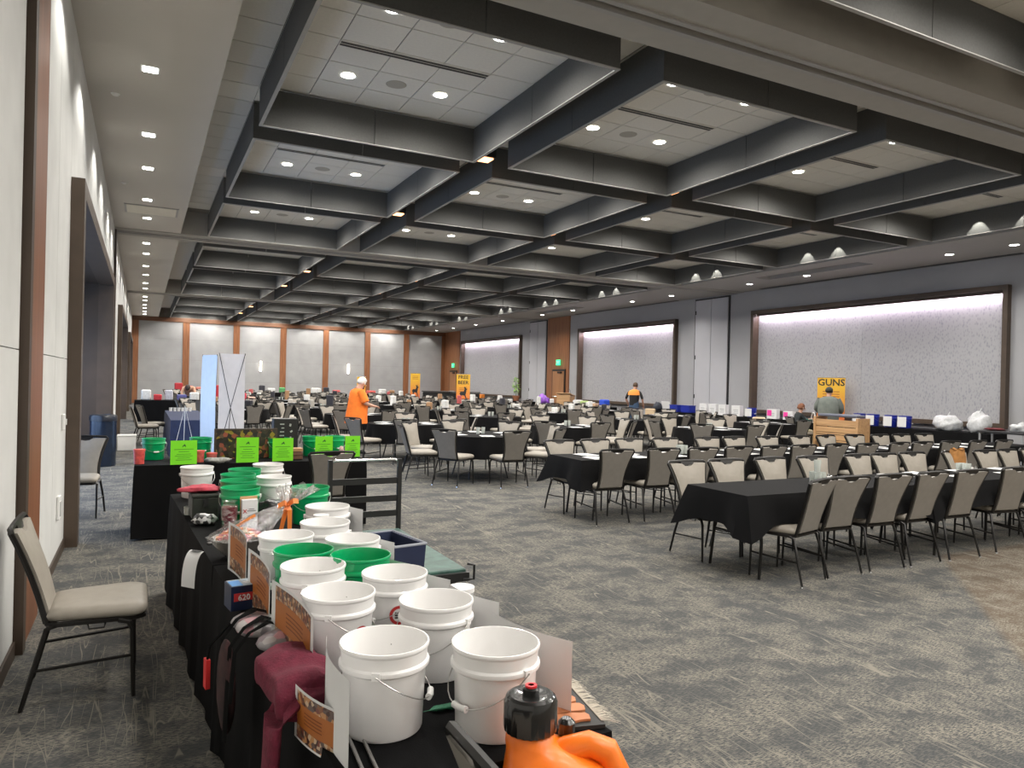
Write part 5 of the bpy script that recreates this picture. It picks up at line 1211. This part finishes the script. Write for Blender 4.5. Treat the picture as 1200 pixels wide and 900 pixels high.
# leafy plant
t = thing('potted_plant', 'tall yellow green leafy plant left of the exit door', 'plant', (16.3, 31.6, ZF)); MB().lathe([(.001, 0), (.14, 0), (.18, .25), (.16, .25)], 18).build('pot', mat('brown_pot', (.3, .12, .06), .6), t, 40)
MB().tube([(0, 0, .2), (.02, 0, .55), (0, .02, .9)], .02, 6).build('stem', mat('plant_stem', (.12, .2, .06), .7), t)
rnd = random.Random(17); lf = mat('pale_green_leaf', (.30, .52, .12), .6, var=.4, vscale=12)
for k in range(70):
    a = rnd.uniform(0, 6.28); z = rnd.uniform(.3, 1.15); r = .34*math.sqrt(max(.05, 1-abs(z-.72)/.5)); c = Vector((0, 0, z)); d = Vector((math.cos(a), math.sin(a), rnd.uniform(-.2, .6))); s = Vector((-math.sin(a), math.cos(a), 0))*.05; L = rnd.uniform(.5, 1)*r
    MB().add([c+d*L*.3, c+d*L*.6+s, c+d*L+Vector((0, 0, -.04)), c+d*L*.6-s, c+d*L*.62+Vector((0, 0, .02))], [(0, 1, 4), (1, 2, 4), (2, 3, 4), (3, 0, 4)]).build('leaf', lf, t)
# bar counter and dark cabinets beside the FREE BEER banner
for i, (x, y, l) in enumerate(((13.6, 35.2, 'black portable bar right of the deer banner'), (14.6, 34.0, 'second black portable bar beside the FREE BEER banner'))):
    t = thing('portable_bar', l, 'bar', (x, y, 0), rad(-25)); MB().rbox((0, 0, .52), (1.5, .6, 1.0), .02).build('body', M_BLACK, t); MB().rbox((0, 0, 1.06), (1.6, .7, .05), .01).build('top', mat('bar_top', (.05, .05, .05), .3), t)
# goods on round tables, so the far tables read as set out
rnd = random.Random(12); cols = [WH, WH, DK, (.45, .42, .38), BR, WH, (.5, .1, .1)]; nm_ = ['white', 'white', 'black', 'beige', 'brown', 'white', 'red']
cnt2 = {}
for i, (_, x, y) in enumerate(RT):
    col = wherename(i, x, y); k = cnt2.get(col, 0); cnt2[col] = k+1
    if y < 19: continue
    for q, (nn_, dx) in enumerate((('left', -.3), ('right', .25))):
        c = rnd.randrange(7); pack(x+dx, y+rnd.uniform(-.2, .2), rnd.uniform(.12, .25), .15, rnd.uniform(.12, .38), cols[c], '%s package, %s side of the round table, %s column, %s from the camera' % (nm_[c], nn_, col, ORD[k]), rz=rnd.uniform(0, 3))
# paper menu card standing on the round table by the chair with a drawing
for i, (x, y) in enumerate(((15.2, 19.6), (14.6, 14.2))):
    t = thing('canvas_bag', 'tan paper bag with brown markings near the side tables, %s one' % ('left' if i == 0 else 'right'), 'bag', (x, y, 0), rad(-50))
    MB().rbox((0, 0, .42), (.32, .18, .84), .02).build('body', mat('kraft_bag', (.62, .47, .30), .8), t)
    MB().box(-.08, .08, -.0935, -.0905, .62, .66).box(-.05, .06, -.0935, -.0905, .52, .55).build('print', MATS['brown_ink'], t)
# ================================================================ PEOPLE
def body_mesh(name, J, E_, mats, sub=1):
    # J: name->(pos, radius), E_: list of (a,b,material index)
    names = list(J); me = bpy.data.meshes.new(name); ix = {n: i for i, n in enumerate(names)}
    me.from_pydata([J[n][0] for n in names], [(ix[a], ix[b]) for a, b, _ in E_], []); o = bpy.data.objects.new(name, me); COL.objects.link(o)
    md = o.modifiers.new('skin', 'SKIN'); md.use_smooth_shade = True
    sv = me.skin_vertices[0].data
    for n in names: r = J[n][1]; sv[ix[n]].radius = r if isinstance(r, tuple) else (r, r)
    sv[ix['pelvis']].use_root = True
    s = o.modifiers.new('sub', 'SUBSURF'); s.levels = sub; s.render_levels = sub
    dg = bpy.context.evaluated_depsgraph_get(); m2 = bpy.data.meshes.new_from_object(o.evaluated_get(dg)); bpy.data.objects.remove(o)
    m2.materials.clear(); [m2.materials.append(x) for x in mats]
    segs = [(Vector(J[a][0]), Vector(J[b][0]), mi) for a, b, mi in E_]
    for p in m2.polygons:
        c = p.center; best = 1e9
        for a, b, mi in segs:
            ab = b-a; t = max(0, min(1, (c-a).dot(ab)/max(ab.length_squared, 1e-9))); d = (c-a-ab*t).length
            if d < best: best = d; k = mi
        p.material_index = k; p.use_smooth = True
    return m2
M_SKIN = mat('skin', (.55, .31, .22), .5, var=.05); M_JEAN = mat('dark_denim', (.015, .028, .075), .85, var=.15); M_SHOE = mat('dark_shoe', (.03, .03, .035), .6)
def person(lab, loc, rz, J, mats, hair=None, extra=None, hm=None):
    # material slots: 0 skin 1 top 2 trousers 3 shoes 4 sleeve
    E_ = [('pelvis', 'waist', 1), ('waist', 'chest', 1), ('chest', 'neck', 1), ('neck', 'chin', 0), ('chin', 'head', 0), ('head', 'crown', 0)]
    for s in 'lr':
        E_ += [('chest', 'sh'+s, 1), ('sh'+s, 'el'+s, 4), ('el'+s, 'wr'+s, 5), ('wr'+s, 'pa'+s, 0), ('pelvis', 'hip'+s, 2), ('hip'+s, 'kn'+s, 2), ('kn'+s, 'an'+s, 2), ('an'+s, 'to'+s, 3)]
        w_, p = Vector(J['wr'+s][0]), Vector(J['pa'+s][0]); d = (p-w_).normalized(); side = d.cross(Vector((0, 0, 1))); side = side.normalized() if side.length > .1 else Vector((1, 0, 0)); nrm = side.cross(d)
        for k, (off, L) in enumerate(((-.027, .065), (-.009, .078), (.009, .074), (.026, .058))):
            a = p+side*off+d*.02; b = a+d*L*.5-nrm*.008; c = b+d*L*.4-nrm*.022
            J['f%s%da' % (s, k)] = (tuple(a), .009); J['f%s%db' % (s, k)] = (tuple(b), .0085); J['f%s%dc' % (s, k)] = (tuple(c), .007)
            E_ += [('pa'+s, 'f%s%da' % (s, k), 0), ('f%s%da' % (s, k), 'f%s%db' % (s, k), 0), ('f%s%db' % (s, k), 'f%s%dc' % (s, k), 0)]
        a = w_*.5+p*.5+side*(-.03)-nrm*.01; b = a+d*.03-side*.018-nrm*.012
        J['t%sa' % s] = (tuple(a), .011); J['t%sb' % s] = (tuple(b), .008); E_ += [('wr'+s, 't%sa' % s, 0), ('t%sa' % s, 't%sb' % s, 0)]
    t = thing('person', lab, 'person', loc, rz)
    me = body_mesh('body', J, E_, mats)
    ob('body', me, t)
    hp = Vector(J['head'][0]); cr = Vector(J['crown'][0]); up = (cr-Vector(J['chin'][0])).normalized(); fw = Vector(J['face'][0]) if 'face' in J else Vector((0, 1, 0)); fw = (fw-up*fw.dot(up)).normalized(); sd = fw.cross(up)
    f = MB()
    MB().ell(hp+fw*.098-up*.015, (.012, .016, .02), 8, 6).build('nose', mats[0], t, 'all')
    for s in (-1, 1):
        MB().ell(hp+fw*.082+sd*s*.032+up*.012, (.011, .011, .008), 8, 6).build('eye', mat('eye_dark', (.05, .04, .035), .3), t, 'all')
        MB().ell(hp+sd*s*.083, (.014, .016, .028), 8, 6).build('ear', mats[0], t, 'all')
    MB().ell(hp+fw*.087-up*.055, (.02, .01, .005), 8, 5).build('mouth', mat('lips', (.4, .15, .12), .5), t, 'all')
    if hair:
        b = MB(); R = Matrix((sd, fw, up)).transposed(); n, mm = 18, 12; vs = []
        for j in range(mm+1):
            th = PI*j/mm
            for k in range(n):
                a = 2*PI*k/n; p = Vector((.092*math.sin(th)*math.cos(a), .108*math.sin(th)*math.sin(a), .115*math.cos(th)))
                if p.y > .03 and p.z < .055: p = p*.80
                if p.z < -.045: p = Vector((p.x*.75, min(p.y, .02)*.75, -.045+(p.z+.045)*.2))
                p = p*(1+.05*math.sin(a*5+th*7)); vs.append(hp+up*.02-fw*.008+R @ p)
        b.add(vs, [(j*n+k, (j+1)*n+k, (j+1)*n+(k+1) % n, j*n+(k+1) % n) for j in range(mm) for k in range(n)]); b.build('hair', hair, t, 'all')
    if extra: extra(t)
    return t
def standing(h=1.0, lean=0.0, headf=.05, arm_l=None, arm_r=None, wide=1.0, stride=.04):
    J = {'pelvis': ((0, 0, .93), (.15*wide, .12*wide)), 'waist': ((0, .02+lean*.15, 1.06), (.145*wide, .115*wide)), 'chest': ((0, .02+lean*.5, 1.30), (.15*wide, .12)), 'neck': ((0, .01+lean*.75, 1.44), (.06, .06)),
         'chin': ((0, .03+lean*.85+headf*.4, 1.50), .062), 'head': ((0, .03+lean*.95+headf, 1.58), (.076, .09)), 'crown': ((0, .02+lean+headf, 1.655), (.06, .07)), 'face': ((0, 1, -.25), 0)}
    for s, q in (('l', -1), ('r', 1)):
        J['sh'+s] = ((q*.17*wide, .02+lean*.55, 1.38), .062); J['hip'+s] = ((q*.095, 0, .86), .095*wide); J['kn'+s] = ((q*.10, stride*q, .48), .062); J['an'+s] = ((q*.10, stride*q*1.5-.02, .08), .042); J['to'+s] = ((q*.11, stride*q*1.5+.15, .035), (.045, .035))
    dl = arm_l or ((-.24, .0, 1.12), (-.25, .12, .92), (-.25, .17, .86)); dr = arm_r or ((.24, .0, 1.12), (.25, .12, .92), (.25, .17, .86))
    for s, d in (('l', dl), ('r', dr)): J['el'+s] = (d[0], .046); J['wr'+s] = (d[1], .030); J['pa'+s] = (d[2], (.034, .02))
    J2 = {}
    for k, (p, r) in J.items(): J2[k] = ((p[0], p[1], p[2]*h) if k != 'face' else p, r)
    return J2
# person in the long orange shirt
M_OS = mat('orange_shirt', (.90, .20, .02), .85, var=.08, vscale=14, bump=.3, bscale=18)
def orange_shirt(t):
    # loose tunic with short sleeves
    prof = [(1.47, .075, .07, .02), (1.43, .16, .12, .02), (1.36, .215, .17, .03), (1.2, .225, .20, .04), (1.05, .235, .215, .03), (.9, .25, .225, .01), (.78, .26, .235, .0), (.70, .265, .24, 0)]
    n = 26; vs = []; s_ = 1.0
    for z, a_, b_, y in prof:
        for k in range(n):
            a = 2*PI*k/n; w_ = 1+.03*math.sin(a*6+z*5)*(1.5-z); vs.append((a_*math.cos(a)*w_, y+b_*math.sin(a)*w_+.02, z*.955))
    b = MB(); b.add(vs, [(j*n+k, (j+1)*n+k, (j+1)*n+(k+1) % n, j*n+(k+1) % n) for j in range(len(prof)-1) for k in range(n)]); b.build('shirt', M_OS, t, 'all')
    for s in (-1, 1): MB().tube([(s*.17, .035, 1.335), (s*.235, .07, 1.24), (s*.275, .10, 1.12)], [.085, .082, .085], 12, cap=False).build('sleeve', M_OS, t, 'all')
J = standing(.955, .03, .08, arm_l=((-.27, .10, 1.15), (-.16, .34, 1.10), (-.12, .42, 1.09)), arm_r=((.27, .08, 1.15), (.2, .33, 1.08), (.17, .41, 1.07)), wide=1.12)
for s in 'lr': J['sh'+s] = (J['sh'+s][0], .075); 
person('person with short white hair in a long orange shirt and dark jeans, standing', (4.02, 15.2, 0), rad(-82), J, [M_SKIN, M_OS, M_JEAN, M_SHOE, M_OS, M_SKIN], mat('white_hair', (.72, .70, .66), .8, var=.1, vscale=40), orange_shirt)
# man in grey jacket seen from behind
M_GJ = mat('grey_green_jacket', (.16, .18, .16), .85, var=.12, vscale=10); M_CAP = mat('dark_cap', (.03, .035, .03), .8)
def cap(t):
    n = 24; vs = []
    for z, a_, b_ in ((1.46, .08, .08), (1.43, .17, .12), (1.37, .25, .16), (1.22, .265, .18), (1.05, .26, .175), (.92, .255, .17), (.82, .245, .165)):
        for k in range(n): a = 2*PI*k/n; w_ = 1+.03*math.sin(a*5+z*9); vs.append((a_*math.cos(a)*w_, .02+b_*math.sin(a)*w_, z*.985))
    MB().add(vs, [(j*n+k, (j+1)*n+k, (j+1)*n+(k+1) % n, j*n+(k+1) % n) for j in range(6) for k in range(n)]).build('jacket', M_GJ, t, 'all')
    for s in (-1, 1): MB().tube([(s*.20, .03, 1.36), (s*.285, .04, 1.20), (s*.30, .07, 1.10), (s*.27, .22, 1.04)], [.085, .078, .072, .06], 12, cap=False).build('jacket_sleeve', M_GJ, t, 'all')
    MB().ell((0, .03, 1.60), (.094, .108, .075), 16, 8).build('cap', M_CAP, t, 'all')
J = standing(.985, .02, .03, arm_l=((-.30, .05, 1.14), (-.26, .28, 1.02), (-.24, .36, 1.0)), arm_r=((.30, .05, 1.14), (.26, .28, 1.02), (.24, .36, 1.0)), wide=1.2)
person('man in a grey jacket and dark cap with his back turned, before the GUNS banner', (15.98, 13.15, 0), rad(-60), J, [M_SKIN, M_GJ, mat('grey_trousers', (.05, .05, .055), .8), M_SHOE, M_GJ, M_GJ], mat('brown_hair', (.06, .035, .02), .8), cap)
# man in black shirt with orange shoulders
M_BS = mat('black_shirt', (.012, .012, .013), .85)
def yoke(t):
    n = 22; vs = []
    for z, a_, b_ in ((1.47, .07, .075), (1.43, .17, .11), (1.37, .235, .15), (1.27, .245, .158)):
        for k in range(n): a = 2*PI*k/n; vs.append((a_*math.cos(a), .05+b_*math.sin(a), z))
    MB().add(vs, [(j*n+k, (j+1)*n+k, (j+1)*n+(k+1) % n, j*n+(k+1) % n) for j in range(3) for k in range(n)]).build('orange_yoke', mat('orange_yoke', (.85, .32, .06), .8), t, 'all')
J = standing(1.0, .04, .05, arm_l=((-.31, .02, 1.14), (-.28, .16, .95), (-.27, .22, .88)), arm_r=((.31, .02, 1.14), (.28, .16, .95), (.27, .22, .88)), wide=1.2)
person('man in a black shirt with orange shoulders and blue jeans seen from behind', (15.25, 20.6, 0), rad(-60), J, [M_SKIN, M_BS, mat('blue_jeans', (.05, .09, .16), .85), M_SHOE, M_BS, M_SKIN], mat('short_brown_hair', (.10, .06, .035), .8), yoke)
# seated boy
def seated(h, armz=.85):
    J = {'pelvis': ((0, 0, .52), (.12, .10)), 'waist': ((0, .02, .66), (.115, .09)), 'chest': ((0, .05, .86), (.12, .095)), 'neck': ((0, .07, .98), .045), 'chin': ((0, .10, 1.03), .055), 'head': ((0, .12, 1.10), (.07, .083)), 'crown': ((0, .11, 1.17), (.055, .065)), 'face': ((0, 1, -.35), 0)}
    for s, q in (('l', -1), ('r', 1)):
        J['sh'+s] = ((q*.14, .05, .93), .055); J['el'+s] = ((q*.19, .16, .76), .042); J['wr'+s] = ((q*.10, .36, .80), .028); J['pa'+s] = ((q*.07, .42, .82), (.03, .018))
        J['hip'+s] = ((q*.085, .04, .50), .08); J['kn'+s] = ((q*.11, .40, .49), .06); J['an'+s] = ((q*.11, .42, .09), .04); J['to'+s] = ((q*.11, .56, .035), (.04, .033))
    return J
M_HOOD = mat('black_teal_hoodie', (.015, .02, .022), .85, var=.3, vscale=4)
person('boy with reddish brown hair in a black hoodie sitting beside the wooden rack', (15.55, 13.78, 0), rad(-110), seated(1), [M_SKIN, M_HOOD, mat('khaki_trousers', (.45, .40, .28), .85), M_SHOE, M_HOOD, mat('teal_sleeve', (.04, .22, .17), .85)], mat('red_brown_hair', (.2, .08, .04), .8))
chair(15.48, 13.80, rad(-110), 'chair the boy beside the wooden rack is sitting on', 'banquet chairs')
o = MB().tube([(.0+.13*math.cos(2*PI*k/20), 0, .13*math.sin(2*PI*k/20)) for k in range(20)], .018, 8, closed=True).build('white_ring', M_WHITEP, None, True, (15.98, 13.62, .86), rad(60)); tag(o, 'white plastic ring held by the seated boy', 'ring')
# bending person at the far left table
def bend():
    J = standing(1.0, .0)
    J['waist'] = ((0, .10, 1.00), (.15, .12)); J['chest'] = ((0, .32, 1.12), (.15, .12)); J['neck'] = ((0, .45, 1.17), .055); J['chin'] = ((0, .50, 1.17), .06); J['head'] = ((0, .58, 1.16), (.08, .09)); J['crown'] = ((0, .64, 1.13), (.06, .07)); J['face'] = ((0, .3, -1), 0)
    for s, q in (('l', -1), ('r', 1)): J['sh'+s] = ((q*.17, .36, 1.15), .06); J['el'+s] = ((q*.22, .45, .95), .045); J['wr'+s] = ((q*.15, .58, .84), .03); J['pa'+s] = ((q*.12, .64, .81), (.032, .02))
    return J
person('person with long dark hair in a peach top bending over the far left table', (1.5, 28.35, 0), rad(170), bend(), [M_SKIN, mat('peach_top', (.62, .36, .25), .85), M_JEAN, M_SHOE, MATS['peach_top'], M_SKIN], mat('dark_brown_hair', (.04, .025, .018), .7))
# ================================================================ place the chairs
allchairs.sort(key=lambda c: c[0])
stuffc = []
for i, (d, x, y, f, lab, grp) in enumerate(allchairs):
    if i < 298:
        if d < 17:
            if not chair_used[0]:
                c = chair_proto; c.location = (x, y, 0); c.rotation_euler = (0, 0, f); c['label'] = lab; c['group'] = grp; chair_used[0] = 1
            else: dup(chair_proto, (x, y, 0), f, lab, grp, ch_cache=chair_tree)
        else:
            o = ob('banquet_chair', CHAIR1, None, (x, y, 0), f); tag(o, lab, 'chair', grp)
    else: stuffc.append((x, y, f))
if stuffc:
    nv = [tuple(v.co) for v in CHAIR1.vertices]; nf = [tuple(p.vertices) for p in CHAIR1.polygons]; ni = [p.material_index for p in CHAIR1.polygons]
    b = MB()
    for x, y, f in stuffc:
        c, s = math.cos(f), math.sin(f); o = len(b.v)
        b.v += [(x+c*a-s*e, y+s*a+c*e, g) for a, e, g in nv]; b.f += [tuple(i+o for i in q) for q in nf]; b.m += ni
    o = b.build('banquet_chairs', list(CHAIR1.materials)); o['kind'] = 'stuff'; tag(o, 'farthest banquet chairs around the round tables by the back wall', 'chairs')
print('CHAIRS', len(allchairs), 'OBJS', len(bpy.data.objects))
